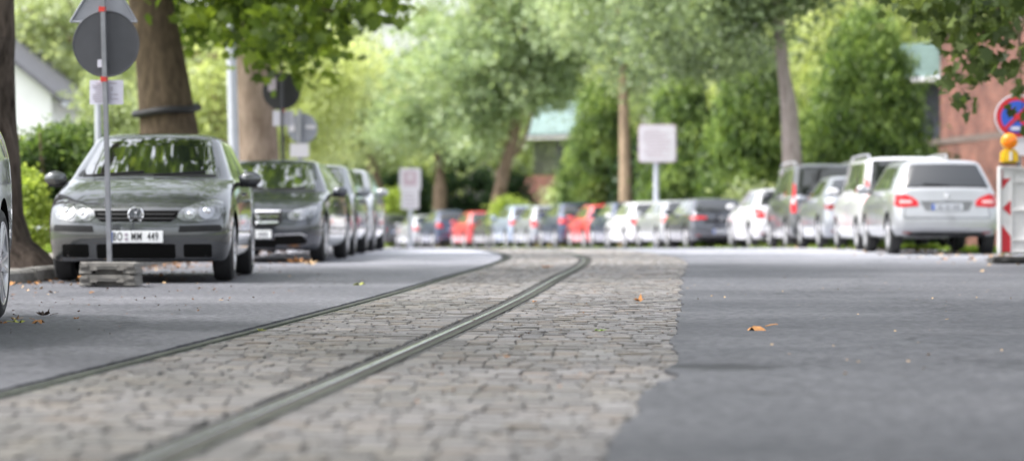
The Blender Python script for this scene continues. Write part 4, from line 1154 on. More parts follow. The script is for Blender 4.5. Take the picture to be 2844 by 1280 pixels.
# --- the green hatchback, seen from the front
def type_hatch_front():
    p = dict(L=4.2, W=1.76, H=1.485, hood=.72, cowl=.985, yc=1.02, yw=1.80, belt=1.0, rear='hatch', yrt=.55, fo=.87, ro=.76, wr=.315, roofw=.72, pillars=[.46], apil=.05, cpil=.84, gc=.17)
    T = car_type(p)
    for s in (-1, 1):
        hl = [(.385, .615), (.43, .585), (.60, .575), (.76, .60), (.805, .68), (.79, .765), (.70, .79), (.56, .755), (.44, .70), (.395, .66)]
        ks = []
        for cx, cz, r in ((.655, .672, .072), (.505, .648, .052)):
            ks.append(kid('reflector', patch(T, 'front', mir(disc(cx, cz, r, 18), s), .022, .02, 2), M_MIRROR))
            b2 = bmesh.new(); y = hit(T, 'front', s * cx, cz); ball(b2, (s * cx, y - .02, cz), (r * .5, .012, r * .5), 12, 8); ks.append(kid('bulb', b2, M_CHROME))
        addp(T, 'headlight', patch(T, 'front', mir(hl, s), .010, .03, 4), M_LENS, ks)
        addp(T, 'bumper_trim', patch(T, 'front', mir([(.40, .475), (.78, .485), (.80, .51), (.78, .545), (.41, .535)], s), .012, .03, 3), M_BLACK)
        addp(T, 'air_intake', patch(T, 'front', mir(rrect(.575, .30, .26, .125, .02), s), .004, .02, 3), M_DARK)
    addp(T, 'air_intake', patch(T, 'front', rrect(0, .295, .74, .135, .02), .004, .02, 3), M_DARK)
    ks = []
    for z in (.605, .645):
        ks.append(kid('grille_bar', patch(T, 'front', [(-.35, z - .008), (.35, z - .008), (.37, z + .008), (-.37, z + .008)], .016, .012, 3), M_BLACK))
    addp(T, 'grille', patch(T, 'front', [(-.33, .575), (.33, .575), (.385, .62), (.40, .68), (-.40, .68), (-.385, .62)], .004, .02, 4), M_DARK, ks)
    # emblem: ring with the two letters built from bars
    ye = hit(T, 'front', 0, .635) - .016
    bm = bmesh.new()
    r = .074; zc_ = .637
    polyprism(bm, disc(0, zc_, r, 30), ye, ye + .02)
    k1 = bmesh.new()
    tv, tf = tube_geo([Vector((r * .94 * math.cos(a), ye - .002, zc_ + r * .94 * math.sin(a))) for a in np.linspace(0, 2 * PI * .985, 30)], [.008] * 30, 8)
    vs = [k1.verts.new(v) for v in tv]
    for f in tf: k1.faces.new([vs[i] for i in f])
    def stroke(x0, z0, x1, z1): cyl(k1, (x0 * r, ye - .003, zc_ + z0 * r), (x1 * r, ye - .003, zc_ + z1 * r), .0075, seg=6)
    stroke(-.34, .86, 0, .10); stroke(.34, .86, 0, .10)
    stroke(-.78, .45, -.40, -.70); stroke(-.40, -.70, 0, -.02); stroke(0, -.02, .40, -.70); stroke(.40, -.70, .78, .45)
    addp(T, 'emblem', bm, mat('emblem_ground', (.12, .13, .14), .3, .3), [kid('emblem_letters', k1, M_CHROME)])
    plate(T, 'front', .432, hit(T, 'front', 0, .432) - .018, [('BO', -.165), ('MM', .012), ('449', .165)])
    mirrors(T, 1.0, -4.2 / 2 + 1.50)
    wiper(T); seams(T, [-.92, .32, .95], .28, .98); handles(T, [.15], .86)
    return T
def type_saloon_front():
    p = dict(L=4.9, W=1.85, H=1.475, hood=.73, cowl=.97, yc=1.32, yw=2.12, belt=.98, rear='sedan', deck=.42, yrt=1.15, fo=.85, ro=1.1, wr=.335, roofw=.68, pillars=[.48], apil=.05, cpil=.86, gc=.15)
    T = car_type(p)
    for s in (-1, 1):
        hl = [(.49, .60), (.62, .58), (.80, .62), (.86, .70), (.85, .78), (.74, .765), (.56, .72), (.48, .66)]
        ks = [kid('reflector', patch(T, 'front', mir(disc(cx, cz, r, 16), s), .02, .02, 2), M_MIRROR) for cx, cz, r in ((.72, .685, .05), (.59, .655, .035))]
        addp(T, 'headlight', patch(T, 'front', mir(hl, s), .010, .03, 4), mat('smoked_lens', (.24, .25, .27), .08, .4, coat=1.0, noise=.6, nscale=24), ks)
        addp(T, 'air_intake', patch(T, 'front', mir([(.30, .24), (.70, .25), (.74, .30), (.66, .37), (.30, .36)], s), .006, .03, 3), M_DARK)
        addp(T, 'chrome_trim', patch(T, 'front', mir([(.30, .37), (.64, .385), (.72, .36), (.73, .375), (.66, .405), (.30, .385)], s), .014, .02, 2), M_ALLOY)
    ks = [kid('grille_bar', patch(T, 'front', rrect(0, z, .70, .035, .012), .022, .02, 3), M_CHROME) for z in (.555, .63)]
    b2 = patch(T, 'front', rrect(0, .705, .74, .026, .010), .024, .02, 3); ks.append(kid('grille_frame', b2, M_CHROME))
    addp(T, 'grille', patch(T, 'front', [(-.30, .48), (.30, .48), (.40, .56), (.385, .715), (-.385, .715), (-.40, .56)], .006, .02, 4), M_BLACK, ks)
    addp(T, 'lower_intake', patch(T, 'front', rrect(0, .25, .62, .12, .02), .004, .02, 3), M_DARK)
    addp(T, 'chrome_trim', patch(T, 'front', rrect(0, .185, 1.1, .02, .008), .012, .02, 3), M_ALLOY)
    plate(T, 'front', .39, hit(T, 'front', 0, .39) - .016)
    star(T, 'front', .60, hit(T, 'front', 0, .60) - .03, .08)
    mirrors(T, .99, -4.9 / 2 + 1.75); wiper(T)
    seams(T, [-1.05, .12, 1.15], .28, .95); handles(T, [-.1, .95], .82)
    return T
def type_suv_front(L=4.3, H=1.6, W=1.8, hood=.82, cowl=1.08):
    p = dict(L=L, W=W, H=H, hood=hood, cowl=cowl, yc=1.0, yw=1.75, belt=cowl + .02, rear='hatch', yrt=.5, fo=.85, ro=.8, wr=.335, roofw=.74, pillars=[.46], apil=.05, cpil=.84, gc=.19)
    T = car_type(p)
    for s in (-1, 1):
        z = hood - .08
        addp(T, 'headlight', patch(T, 'front', mir([(.46, z - .07), (.70, z - .06), (.84, z + .02), (.85, z + .10), (.68, z + .08), (.47, z + .02)], s), .010, .03, 4), M_LENS)
        addp(T, 'fog_lamp', patch(T, 'front', mir(disc(.68, .36, .05, 14), s), .008, .02, 2), M_LENS)
    addp(T, 'grille', patch(T, 'front', [(-.36, hood - .24), (.36, hood - .24), (.44, hood - .10), (.42, hood - .04), (-.42, hood - .04), (-.44, hood - .10)], .006, .02, 4), M_BLACK)
    addp(T, 'lower_intake', patch(T, 'front', [(-.55, .24), (.55, .24), (.80, .42), (.6, .46), (-.6, .46), (-.80, .42)], .005, .02, 4), M_BLACK)
    plate(T, 'front', .5, hit(T, 'front', 0, .5) - .016)
    mirrors(T, cowl + .05, -L / 2 + 1.45); wiper(T)
    seams(T, [-.9, .3], .32, cowl); handles(T, [.12], cowl - .14)
    return T
# --- rear views
def rear_common(T, pz, pw=.52, blue=True):
    p = T['p']
    plate(T, 'rear', pz, hit(T, 'rear', 0, pz) + .014, None, pw, mat('plate_grey', (.50, .52, .56), .4, noise=.05, nscale=10), blue)
    seams(T, [-.85, .3], .32, p['belt'] - .02); handles(T, [.12, 1.0], p['belt'] - .15)
    mirrors(T, p['cowl'] + .04, -p['L'] / 2 + p['yc'] + .45)
def type_mpv_rear():
    p = dict(L=4.36, W=1.79, H=1.56, hood=.80, cowl=1.05, yc=.95, yw=1.75, belt=1.05, rear='hatch', yrt=.42, fo=.9, ro=.76, wr=.325, roofw=.73, pillars=[.42, .76], apil=.05, cpil=.90, gc=.24)
    T = car_type(p)
    for s in (-1, 1):
        addp(T, 'tail_light', patch(T, 'rear', mir([(.47, .79), (.80, .77), (.87, .83), (.86, .965), (.70, .985), (.56, .93), (.48, .87)], s), .012, .03, 4), M_RED,
             [kid('tail_lens', patch(T, 'rear', mir(rrect(.68, .86, .20, .05, .02), s), .018, .012, 2), M_WLENS)])
        addp(T, 'tailgate_seam', patch(T, 'rear', mir([(.695, .60), (.705, .60), (.705, .78), (.695, .78)], s), .003, .01, 3), M_BLACK)
        addp(T, 'reflector', patch(T, 'rear', mir(rrect(.66, .36, .14, .03, .01), s), .008, .02, 2), M_DRED)
    addp(T, 'tailgate_seam', patch(T, 'rear', rrect(0, .598, 1.4, .012, .004), .003, .01, 4), M_BLACK)
    addp(T, 'plate_recess', patch(T, 'rear', [(-.36, .71), (.36, .71), (.44, .87), (-.44, .87)], .003, .01, 3), mat('shadow_silver', (.16, .165, .17), .4, .4))
    addp(T, 'valance', patch(T, 'rear', [(-.72, .24), (.72, .24), (.62, .37), (-.62, .37)], .008, .02, 4), M_BLACK)
    rear_common(T, .775); star(T, 'rear', .945, hit(T, 'rear', 0, .945) + .01, .05); wiper(T, 'rear')
    return T
def type_van_rear():
    p = dict(L=4.5, W=1.86, H=1.93, hood=.92, cowl=1.2, yc=.75, yw=1.55, belt=1.16, rear='hatch', yrt=.16, fo=.88, ro=.78, wr=.335, roofw=.84, pillars=[.36, .66], apil=.05, cpil=.93, gc=.2)
    T = car_type(p)
    for s in (-1, 1):
        addp(T, 'tail_light', patch(T, 'rear', mir(rrect(.815, 1.14, .115, .66, .04), s), .014, .04, 4), M_RED,
             [kid('tail_lens', patch(T, 'rear', mir(rrect(.815, 1.07, .06, .10, .02), s), .022, .02, 2), M_WLENS)])
    addp(T, 'bumper_trim', patch(T, 'rear', rrect(0, .42, 1.6, .13, .03), .014, .03, 4), M_BLACK)
    rear_common(T, .80); rails(T, 1.93, 1.86, 4.5, .16, 1.55)
    addp(T, 'wiper', patch(T, 'rear', rrect(0, 1.22, .5, .02, .008), .02, .02, 2), M_BLACK)
    return T
def type_hatch_rear(name='a', H=1.47, L=4.25, W=1.79, yrt=.55, dark=False, low=False):
    p = dict(L=L, W=W, H=H, hood=.76, cowl=1.0, yc=1.05, yw=1.85, belt=1.02 if not low else .98, rear='hatch', yrt=yrt, fo=.88, ro=.76, wr=.325, roofw=.70, pillars=[.46, .80], apil=.05, cpil=.88, gc=.18)
    T = car_type(p)
    z = p['belt'] - .17
    for s in (-1, 1):
        if name == 'b': pl = [(.42, z), (.80, z - .03), (.87, z + .02), (.86, z + .09), (.42, z + .07)]
        elif name == 'c': pl = [(.60, z - .10), (.85, z - .10), (.875, z), (.84, z + .15), (.70, z + .13), (.60, z + .02)]
        else: pl = [(.50, z - .05), (.82, z - .06), (.87, z + .02), (.86, z + .12), (.62, z + .10)]
        addp(T, 'tail_light', patch(T, 'rear', mir(pl, s), .012, .03, 4), M_RED,
             [kid('tail_lens', patch(T, 'rear', mir(rrect(.75, z + .02, .11, .035, .012), s), .018, .012, 2), M_WLENS)])
        addp(T, 'reflector', patch(T, 'rear', mir(rrect(.66, .38, .15, .035, .01), s), .008, .02, 2), M_DRED)
    addp(T, 'valance', patch(T, 'rear', [(-.70, .25), (.70, .25), (.64, .36), (-.64, .36)], .008, .02, 4), M_BLACK)
    addp(T, 'tailgate_seam', patch(T, 'rear', rrect(0, .60, 1.4, .012, .004), .003, .01, 4), M_BLACK)
    rear_common(T, .50 if name == 'b' else .72)
    if name == 'b':
        bm = bmesh.new(); y = hit(T, 'rear', 0, .86)
        tv, tf = tube_geo([Vector((.045 * math.cos(a), y + .012, .86 + .045 * math.sin(a))) for a in np.linspace(0, 2 * PI * .98, 20)], [.008] * 20, 6); vs = [bm.verts.new(v) for v in tv]
        for f in tf: bm.faces.new([vs[i] for i in f])
        addp(T, 'emblem', bm, M_CHROME)
        addp(T, 'trim_panel', patch(T, 'rear', [(-.50, .74), (.50, .74), (.48, .83), (-.48, .83)], .004, .01, 3), M_BLACK)
    bm = bmesh.new(); y0 = L / 2 - yrt - .25; cyl(bm, (0, y0, H - .02), (0, y0 + .14, H + .12), .008, .004, 6); addp(T, 'antenna', bm, M_BLACK)
    wiper(T, 'rear')
    return T
def type_saloon_rear():
    p = dict(L=4.6, W=1.82, H=1.48, hood=.75, cowl=.98, yc=1.2, yw=2.0, belt=1.0, rear='sedan', deck=.30, yrt=1.0, fo=.85, ro=.95, wr=.33, roofw=.69, pillars=[.47], apil=.05, cpil=.86, gc=.17)
    T = car_type(p)
    for s in (-1, 1):
        addp(T, 'tail_light', patch(T, 'rear', mir([(.44, .80), (.82, .78), (.88, .83), (.86, .90), (.44, .87)], s), .012, .03, 4), M_DRED)
        addp(T, 'reflector', patch(T, 'rear', mir(rrect(.66, .36, .16, .035, .01), s), .008, .02, 2), M_DRED)
    addp(T, 'valance', patch(T, 'rear', [(-.70, .22), (.70, .22), (.64, .32), (-.64, .32)], .008, .02, 4), M_BLACK)
    rear_common(T, .62, .52, False)
    return T

def place(T, label, loc, rz, pm, group, wheel='twin', sc=(1, 1, 1), kind='parked_car'):
    root = empty(kind, loc, rz); root.scale = sc
    tag(root, label, 'car' if 'van' not in kind else 'van', group)
    for n, me, m, kids in T['parts']:
        o = bpy.data.objects.new(n, me); o.parent = root; link(o)
        if n == 'body' or m == 'paint':
            o.material_slots[0].link = 'OBJECT'; o.material_slots[0].material = pm
        for kn, km in kids:
            k = bpy.data.objects.new(kn, km); k.parent = o; link(k)
    W = WHEELS[wheel]; R = T['R']; s = R / .32
    for ya in T['ya']:
        for sx in (-1, 1):
            w = empty('wheel', (sx * T['wx'], ya, R), 0 if sx > 0 else PI, root); w.scale = (s, s, s)
            for n in ('tyre', 'rim', 'brake_disc'):
                o = bpy.data.objects.new(n, W[n]); o.parent = w; link(o)
    return root

P_GREEN = paint('green_grey', (.066, .071, .076), .6, .26)
P_DGREY = paint('dark_grey', (.050, .055, .070), .6, .26)
P_SILVER = paint('silver', (.40, .41, .43), .45, .36)
P_SILVER2 = paint('cool_silver', (.33, .345, .38), .5, .36)
P_WHITE = paint('white', (.62, .62, .64), .0, .35)
P_GREY = paint('mid_grey', (.10, .105, .115), .5, .3)
P_NAVY = paint('navy', (.025, .04, .10), .4, .36)
P_BLACK = paint('black', (.025, .026, .032), .3, .34)
P_RED = paint('red', (.62, .035, .04), .1, .36)
P_LBLUE = paint('pale_blue', (.32, .38, .50), .4, .36)
GLs = 'cars parked along the left kerb'
GRs = 'cars parked along the right side of the bend'
TG = type_hatch_front(); TS = type_saloon_front(); TF = type_suv_front(4.3, 1.52, 1.8, .78, 1.0); TU = type_suv_front(4.4, 1.66, 1.84, .86, 1.12)
def left_car(T, label, xf, yf, slope, pm, wheel='twin', sc=(1, 1, 1)):
    """front centre at (xf, yf), car axis leaning by slope (dx per dy)"""
    L = T['p']['L']; a = math.atan(slope)
    yc = yf + math.cos(a) * L / 2; xc = xf + math.sin(a) * L / 2
    return place(T, label, (xc, yc, float(gz(yc)) + .005), -a, pm, GLs, wheel, sc)
left_car(TG, 'grey-green compact hatchback parked facing the camera behind the sign base', -3.542, 22.75, -.038, P_GREEN)
left_car(TS, 'dark grey saloon with wide chrome grille parked behind the green hatchback', -3.55, 33.1, .035, P_DGREY)
left_car(TF, 'silver hatchback half hidden behind the dark grey saloon', -3.46, 38.75, .01, P_SILVER2)
left_car(TU, 'pale silver sport utility car at the far end of the left row', -3.46, 44.0, .01, P_SILVER, 'twin', (1, 1, .94))
# car at the very left edge: only its far flank and wheel show
L0 = place(TU, 'pale silver car cut off by the left frame edge showing one alloy wheel', (-3.83, 13.0, .005), .085, P_SILVER, GLs, 'big')

TM = type_mpv_rear(); TV = type_van_rear(); TA = type_hatch_rear('a'); TB = type_hatch_rear('b', 1.46, 4.3, 1.8, .62); TC = type_hatch_rear('c', 1.5, 4.1, 1.78, .45); TSR = type_saloon_rear()
def right_car(T, label, px, d, ytop, pm, wheel='twin', kind='parked_car', rot=None, x=None):
    X = pt(px, 0, d).x if x is None else x
    sl = float(CAR_ROW(d + 3) - CAR_ROW(d - 1)) / 4 if rot is None else rot
    L = T['p']['L']; a = math.atan(sl)
    yc = d + math.cos(a) * L / 2; xc = X + math.sin(a) * L / 2
    z0 = float(gz(yc)) + .005
    h = pt(0, ytop - (7 if d > 80 else 0), d + .8).z - float(gz(d)); sz = max(.9, min(1.26, h / T['p']['H']))
    return place(T, label, (xc, yc, z0), PI - a, pm, GRs, wheel, (1, 1, sz), kind)
right_car(TM, 'silver family car nearest on the right, its tailgate facing the camera', 2632, 40, 443, P_SILVER, rot=.005)
right_car(TV, 'white people carrier with roof rails just ahead of the silver family car', 2530, 45.3, 435, P_WHITE, kind='parked_van', rot=0.0)
right_car(TSR, 'silver saloon with slim dark red tail lights between the white carrier and the grey van', 2408, 50.8, 483, P_SILVER2, rot=-.02)
right_car(TV, 'dark grey van with tall red tail lights and roof rails', 2304, 55.8, 452, P_GREY, kind='parked_van', rot=-.03)
right_car(TC, 'white hatchback left of the dark grey van', 2190, 61.2, 519, P_WHITE, rot=-.10)
right_car(TB, 'dark charcoal hatchback with pale license plate in the bend', 2006, 66.5, 546, paint('charcoal', (.05, .054, .07), .45), rot=-.13)
right_car(TA, 'silver hatchback behind the dark charcoal one', 1920, 71.2, 552, P_SILVER, rot=-.16)
right_car(TC, 'white hatchback below the square sign', 1824, 75.9, 557, P_WHITE, rot=-.17)
right_car(TA, 'dark navy hatchback hidden behind the white ones', 1770, 80.5, 565, P_NAVY, rot=-.17)
right_car(TC, 'bright red hatchback right of the slim tree trunk foot', 1700, 85.1, 572, P_RED, rot=-.18)
right_car(TA, 'dark blue car with roof rails left of the bright red hatchback', 1616, 89.7, 567, P_NAVY, rot=-.19)
right_car(TC, 'pale silver estate with slim red tail light in mid row', 1536, 94.3, 575, P_SILVER2, rot=-.20)
right_car(TA, 'pale blue car beside the pale silver estate', 1473, 98.9, 575, P_LBLUE, rot=-.21)
right_car(TSR, 'mid grey car behind the brighter red one', 1423, 103.4, 592, P_GREY, rot=-.22)
right_car(TC, 'red car with glaring tail light at the leaning trunk foot', 1352, 108, 592, P_RED, rot=-.24)
right_car(TA, 'navy blue hatchback with round red tail light', 1262, 112.6, 588, P_NAVY, rot=-.26)
right_car(TA, 'small silver car behind the parking sign pole', 1196, 117, 602, P_SILVER, rot=-.28)
right_car(TC, 'black hatchback at the left end of the far row', 1104, 121.5, 600, P_BLACK, rot=-.32)

# ------------------------------------------------------------------ signs and street furniture
def sign_pole(name, label, cat, base, top, half=.021, m=M_GALV, round_=False, group=None):
    root = empty(name, base); tag(root, label, cat, group)
    bm = bmesh.new(); b0 = Vector(base); t = Vector(top)
    if round_: cyl(bm, (0, 0, 0), t - b0, half, seg=16)
    else:
        q = (t - b0).to_track_quat('Z', 'Y').to_matrix()
        bx(bm, (t - b0) / 2, (half * 2, half * 2, (t - b0).length), q, .004)
    bmobj('pole', bm, m, root)
    return root
def rel(root, p): return Vector(p) - root.location
def sdisc(root, name, c, r, m, th=.004, tri=False, kids=True):
    bm = bmesh.new(); c = rel(root, c)
    polyprism(bm, disc(c.x, c.z, r, 48), c.y, c.y + th)
    tv, tf = tube_geo([Vector((c.x + r * math.cos(a), c.y + th, c.z + r * math.sin(a))) for a in np.linspace(0, 2 * PI, 49)], [.008] * 49, 6); vs = [bm.verts.new(v) for v in tv]
    for f in tf: bm.faces.new([vs[i] for i in f])
    return bmobj(name, bm, m, root)
def sheet(root, name, c, w, h, m, th=.004, r=.01, parent=None):
    bm = bmesh.new(); c = rel(root, c)
    polyprism(bm, rrect(c.x, c.z, w, h, r), c.y, c.y + th)
    return bmobj(name, bm, m, parent or root, False)
def clamp(root, c, s=.05):
    bm = bmesh.new(); bx(bm, rel(root, c), (s * 1.25, s, s * 1.15), None, .008); return bmobj('clamp', bm, M_CLAMP, root)
def lines(root, parent, c, w, h, n, m, frac=.6, y=-.003):
    bm = bmesh.new(); c = rel(root, c)
    for i in range(n):
        ww = w * random.uniform(.5, .95)
        bx(bm, (c.x - (w - ww) / 2 * random.random(), c.y + y, c.z + h / 2 - h * (i + .5) / n), (ww, .002, h / n * frac * .6))
    return bmobj('print_lines', bm, m, parent, False)
# --- nearest sign on a portable base
d = 21.9
base = pt(305, 790, d); base.z = .16
root = sign_pole('roadworks_sign', 'grey pole with backs of a triangular and a round sign before the green hatchback', 'sign', base, pt(284, -80, d), .022)
ydisc = d + .05
sdisc(root, 'round_panel', pt(295, 123, ydisc) , 91 * d / F, M_SIGNBACK)
bm = bmesh.new()
P = [rel(root, pt(a, b_, ydisc + .02)) for a, b_ in ((196, 62), (381, 62), (291, -95))]
tri = []
for i in range(3):
    a, b_, c = P[i - 1], P[i], P[(i + 1) % 3]
    for t in (.06, 0): tri.append(b_ + (a - b_) * .05 if t else b_ + (c - b_) * .05)
polyprism(bm, [(v.x, v.z) for v in tri], P[0].y, P[0].y + .004)
for i in range(3): cyl(bm, P[i] + Vector((0, -.008, 0)), P[(i + 1) % 3] + Vector((0, -.008, 0)), .009, seg=8)
bmobj('triangular_panel', bm, M_SIGNBACK_L, root, False)
clamp(root, pt(285, 27, d)); clamp(root, pt(290, 221, d))
sh = sheet(root, 'notice', pt(296, 257, d + .03), 94 * d / F, 68 * d / F, M_PAPER)
lines(root, sh, pt(296, 257, d + .03), 80 * d / F, 56 * d / F, 9, M_INK)
sheet(root, 'sticker', pt(284, 177, d + .045), .085, .07, M_PAPER)
# portable base, two stacked plates
def portable_base(label, c, w, dp, h, m, group, n=2):
    r = empty('sign_base', c); tag(r, label, 'sign base', group)
    for k in range(n):
        z = h / n * k; hh = h / n - .006
        bm = bmesh.new(); zz = z + hh * .42
        pr = [(-w / 2, zz), (w / 2, zz), (w / 2 - .015, z + hh * .75), (w / 2 - .06, z + hh), (-w / 2 + .06, z + hh), (-w / 2 + .015, z + hh * .75)]
        polyprism(bm, pr, -dp / 2, dp / 2)
        for s in (-1, 1):
            bx(bm, (s * w * .39, 0, z + hh * .235), (w * .24, dp + .01, hh * .46), None, .008, .92)
            bx(bm, (s * w * .41, 0, z + hh * .72), (w * .16, dp + .05, hh * .40), None, .012)
            bx(bm, (s * w * .24, -dp / 2, z + hh * .40), (.07, .05, hh * .22), None, .006)
        bx(bm, (0, 0, z + hh * .22), (w * .5, dp - .16, hh * .42))
        bx(bm, (0, -dp / 2 + .005, z + hh * .72), (w * .40, .03, hh * .22), None, .005)
        bmobj('base_plate', bm, m, r, True, 30)
    return r
portable_base('grey two-layer recycled sign base on the asphalt before the green hatchback', Vector((pt(301, 0, 21.6).x, 21.75, .006)), .50, .42, .215, M_CONC, None)
# --- second sign
d = 44.0
base = pt(790, 690, d); base.z = float(gz(d)) + .1
root = sign_pole('roadworks_sign', 'black round sign back with red clamps above the dark saloon roof', 'sign', base, pt(781, 165, d), .028, M_SIGNBACK)
sdisc(root, 'round_panel', pt(782, 253, d + .06), 52 * d / F, mat('sign_back_dark', (.03, .03, .033), .5, .1, noise=.1, nscale=5))
clamp(root, pt(782, 198, d), .055); clamp(root, pt(785, 307, d), .055)
sheet(root, 'sticker', pt(756, 235, d + .04), 22 * d / F, 38 * d / F, M_INK)
sh = sheet(root, 'notice', pt(787, 329, d + .05), 58 * d / F, 42 * d / F, M_PAPER)
# --- third sign
d = 49.5
base = pt(834, 690, d); base.z = float(gz(d)) + .1
root = sign_pole('traffic_sign', 'light grey round sign back with two pale stickers right of the black one', 'sign', base, pt(833, 305, d), .04, M_GALV, True)
sdisc(root, 'round_panel', pt(840, 357, d + .06), 41 * d / F, M_SIGNBACK_L)
sheet(root, 'sticker', pt(811, 354, d + .05), .12, .16, M_WHITE); sheet(root, 'sticker', pt(862, 353, d + .05), .20, .07, M_WHITE)
sheet(root, 'supplementary_panel', pt(832, 418, d - .06), 52 * d / F, 38 * d / F, M_WHITE)
# --- lamp post
d = 46.5
base = pt(652, 700, d); base.z = float(gz(d)) + .1
root = empty('lamp_post', base); tag(root, 'pale grey lamp post rising in front of the flaking tree trunk', 'lamp post')
tubes('post', [([Vector((0, 0, 0)), rel(root, pt(651, 500, d)), rel(root, pt(650, 430, d)), rel(root, pt(640, 50, d)), rel(root, pt(633, -250, d)), rel(root, pt(650, -420, d)), rel(root, pt(760, -470, d))], [.11, .105, .098, .09, .07, .05, .04])], M_POLE, root, 16)
bm = bmesh.new(); bx(bm, rel(root, pt(800, -470, d)), (.6, .25, .12), None, .04); bmobj('lamp_head', bm, M_POLE, root)
# --- slim post behind the first sign
d = 36
base = pt(276, 690, d); base.z = float(gz(d)) + .1
root = sign_pole('garden_post', 'slim blue grey post half hidden behind the nearest sign pole', 'post', base, pt(272, 240, d), .05, M_POLE, True)
# --- square notice board
d = 73.5
base = pt(1823, 690, d); base.z = float(gz(d))
root = sign_pole('notice_sign', 'square white notice board on a blue grey pole above the white hatchbacks', 'sign', base, pt(1823, 360, d), .085, M_POLE, True)
sh = sheet(root, 'board', pt(1826, 399, d - .12), 99 * d / F, 99 * d / F, M_WHITE, .02, .09)
lines(root, sh, pt(1826, 399, d - .12), 84 * d / F, 80 * d / F, 9, M_PINK, .5)
bm = bmesh.new(); c = rel(root, pt(1826, 399, d - .10)); polyprism(bm, rrect(c.x, c.z, 106 * d / F, 106 * d / F, .11), c.y + .002, c.y + .03); bmobj('board_frame', bm, M_PINK, sh, False)
# --- parking sign in front of the far row
d = 104
base = pt(1140, 690, d); base.z = float(gz(d))
root = sign_pole('parking_sign', 'narrow white two-board sign with faded red field before the dark far cars', 'sign', base, pt(1140, 475, d), .10, M_POLE, True)
sh = sheet(root, 'upper_board', pt(1139, 498, d - .16), 60 * d / F, 62 * d / F, M_WHITE, .02, .08)
sheet(root, 'red_field', pt(1139, 496, d - .165), 38 * d / F, 40 * d / F, M_PINK, .004, .05, sh)
c = rel(root, pt(1139, 492, d - .172)); bm = bmesh.new(); polyprism(bm, disc(c.x, c.z, .10, 20), c.y, c.y + .004); bmobj('white_dot', bm, M_WHITE, sh, False)
sh2 = sheet(root, 'lower_board', pt(1139, 555, d - .16), 50 * d / F, 52 * d / F, M_WHITE, .02, .06)
lines(root, sh2, pt(1139, 555, d - .16), 40 * d / F, 42 * d / F, 4, M_INK, .5)
# --- no stopping sign at the right edge
d = 34.2
base = pt(2836, 720, d); base.z = .1
root = sign_pole('no_stopping_sign', 'round blue no stopping sign with red border and red cross at the right edge', 'sign', base, pt(2826, 250, d), .024)
c0 = pt(2824, 325, d - .05); r0 = 57 * d / F
sdisc(root, 'sign_rim', c0, r0 * 1.06, M_WHITE)
def dsc(name, r, dy, m, poly=None):
    bm = bmesh.new(); c = rel(root, c0)
    polyprism(bm, [(c.x + a, c.z + b_) for a, b_ in (poly or disc(0, 0, r, 40))], c.y - dy, c.y - dy + .002); return bmobj(name, bm, m, root, False)
dsc('red_border', r0, .004, M_SRED); dsc('blue_field', r0 * .78, .008, M_SBLUE)
for k, sgn in enumerate((1, -1)):
    w = r0 * .085; q = r0 * .80 / math.sqrt(2)
    nx, nz = w, -sgn * w
    dsc('red_cross_bar', 0, .012 + .003 * k, M_SRED, [(-q - nx * .7, -sgn * q + sgn * w * .7), (q - nx * .7, sgn * q + sgn * w * .7), (q + nx * .7, sgn * q - sgn * w * .7), (-q + nx * .7, -sgn * q - sgn * w * .7)])
sheet(root, 'sticker', pt(2820, 357, d - .07), .13, .05, M_PAPER)
sheet(root, 'supplementary_panel', pt(2836, 407, d - .04), 52 * d / F, 50 * d / F, M_WHITE)
clamp(root, pt(2826, 266, d - .01), .05)
# --- barrier with beacon panel and lamp
d = 31.9
br = empty('road_barrier', pt(2820, 720, d)); br.location.z = 0.1; tag(br, 'white plastic road barrier with red and white striped beacon panel at the right edge', 'barrier')
def bp_(name, fn, m, parent=None, smooth=False):
    bm = bmesh.new(); fn(bm); bmesh.ops.translate(bm, verts=bm.verts, vec=-br.location); return bmobj(name, bm, m, parent or br, smooth)
x0 = pt(2771, 0, d).x; x1 = pt(2797, 0, d).x; zt = pt(0, 462, d).z; zb = pt(0, 704, d).z
def frame(bm):
    bx(bm, (x0 + .02, d, (zt + zb) / 2), (.045, .07, zt - zb), None, .012)
    bx(bm, (x0 + .12, d + .012, (zt + zb) / 2), (.16, .02, zt - zb - .05))
    bx(bm, (x0 + .17, d, zt - .02), (.33, .065, .045), None, .012)
bp_('beacon_panel', frame, M_WPLAST, smooth=True)
wS = .125
for k, (za, sl) in enumerate(((pt(0, 505, d).z, -1), (pt(0, 578, d).z, 0), (pt(0, 660, d).z, -1))):
    xa = x0 + .052; xb = xa + wS * .95
    if k == 0: pl = [(xa, za + .05), (xa, za - .10), (xb, za + .045), (xa + .01, za + .04)]
    elif k == 1: pl = [(xa + .01, za), (xb, za + .10), (xb, za - .10)]
    else: pl = [(xa, za + .17), (xb, za + .02), (xb, za - .19), (xa, za - .19)]
    bp_('red_stripe', lambda bm: polyprism(bm, pl, d - .006, d - .002), M_SRED)
bp_('red_stripe', lambda bm: polyprism(bm, [(x0 + .052, zt - .05), (x0 + .062, zt - .05), (x0 + .062, pt(0, 505, d).z), (x0 + .052, pt(0, 505, d).z)], d - .006, d - .002), M_SRED)
def panel(bm):
    xs = x1 + .03; xe = xs + 1.5
    bx(bm, ((xs + xe) / 2, d + .05, (zt + zb) / 2 - .02), (xe - xs, .025, zt - zb - .06))
    for z in (zt - .05, zt - .2, (zt + zb) / 2, zb + .18, zb + .03): bx(bm, ((xs + xe) / 2, d + .02, z), (xe - xs, .05, .035), None, .01)
    for i in range(5): bx(bm, (xs + .02 + i * .36, d + .018, (zt + zb) / 2), (.03, .045, zt - zb - .1), None, .01)
bp_('fence_panel', panel, M_WPLAST, smooth=True)
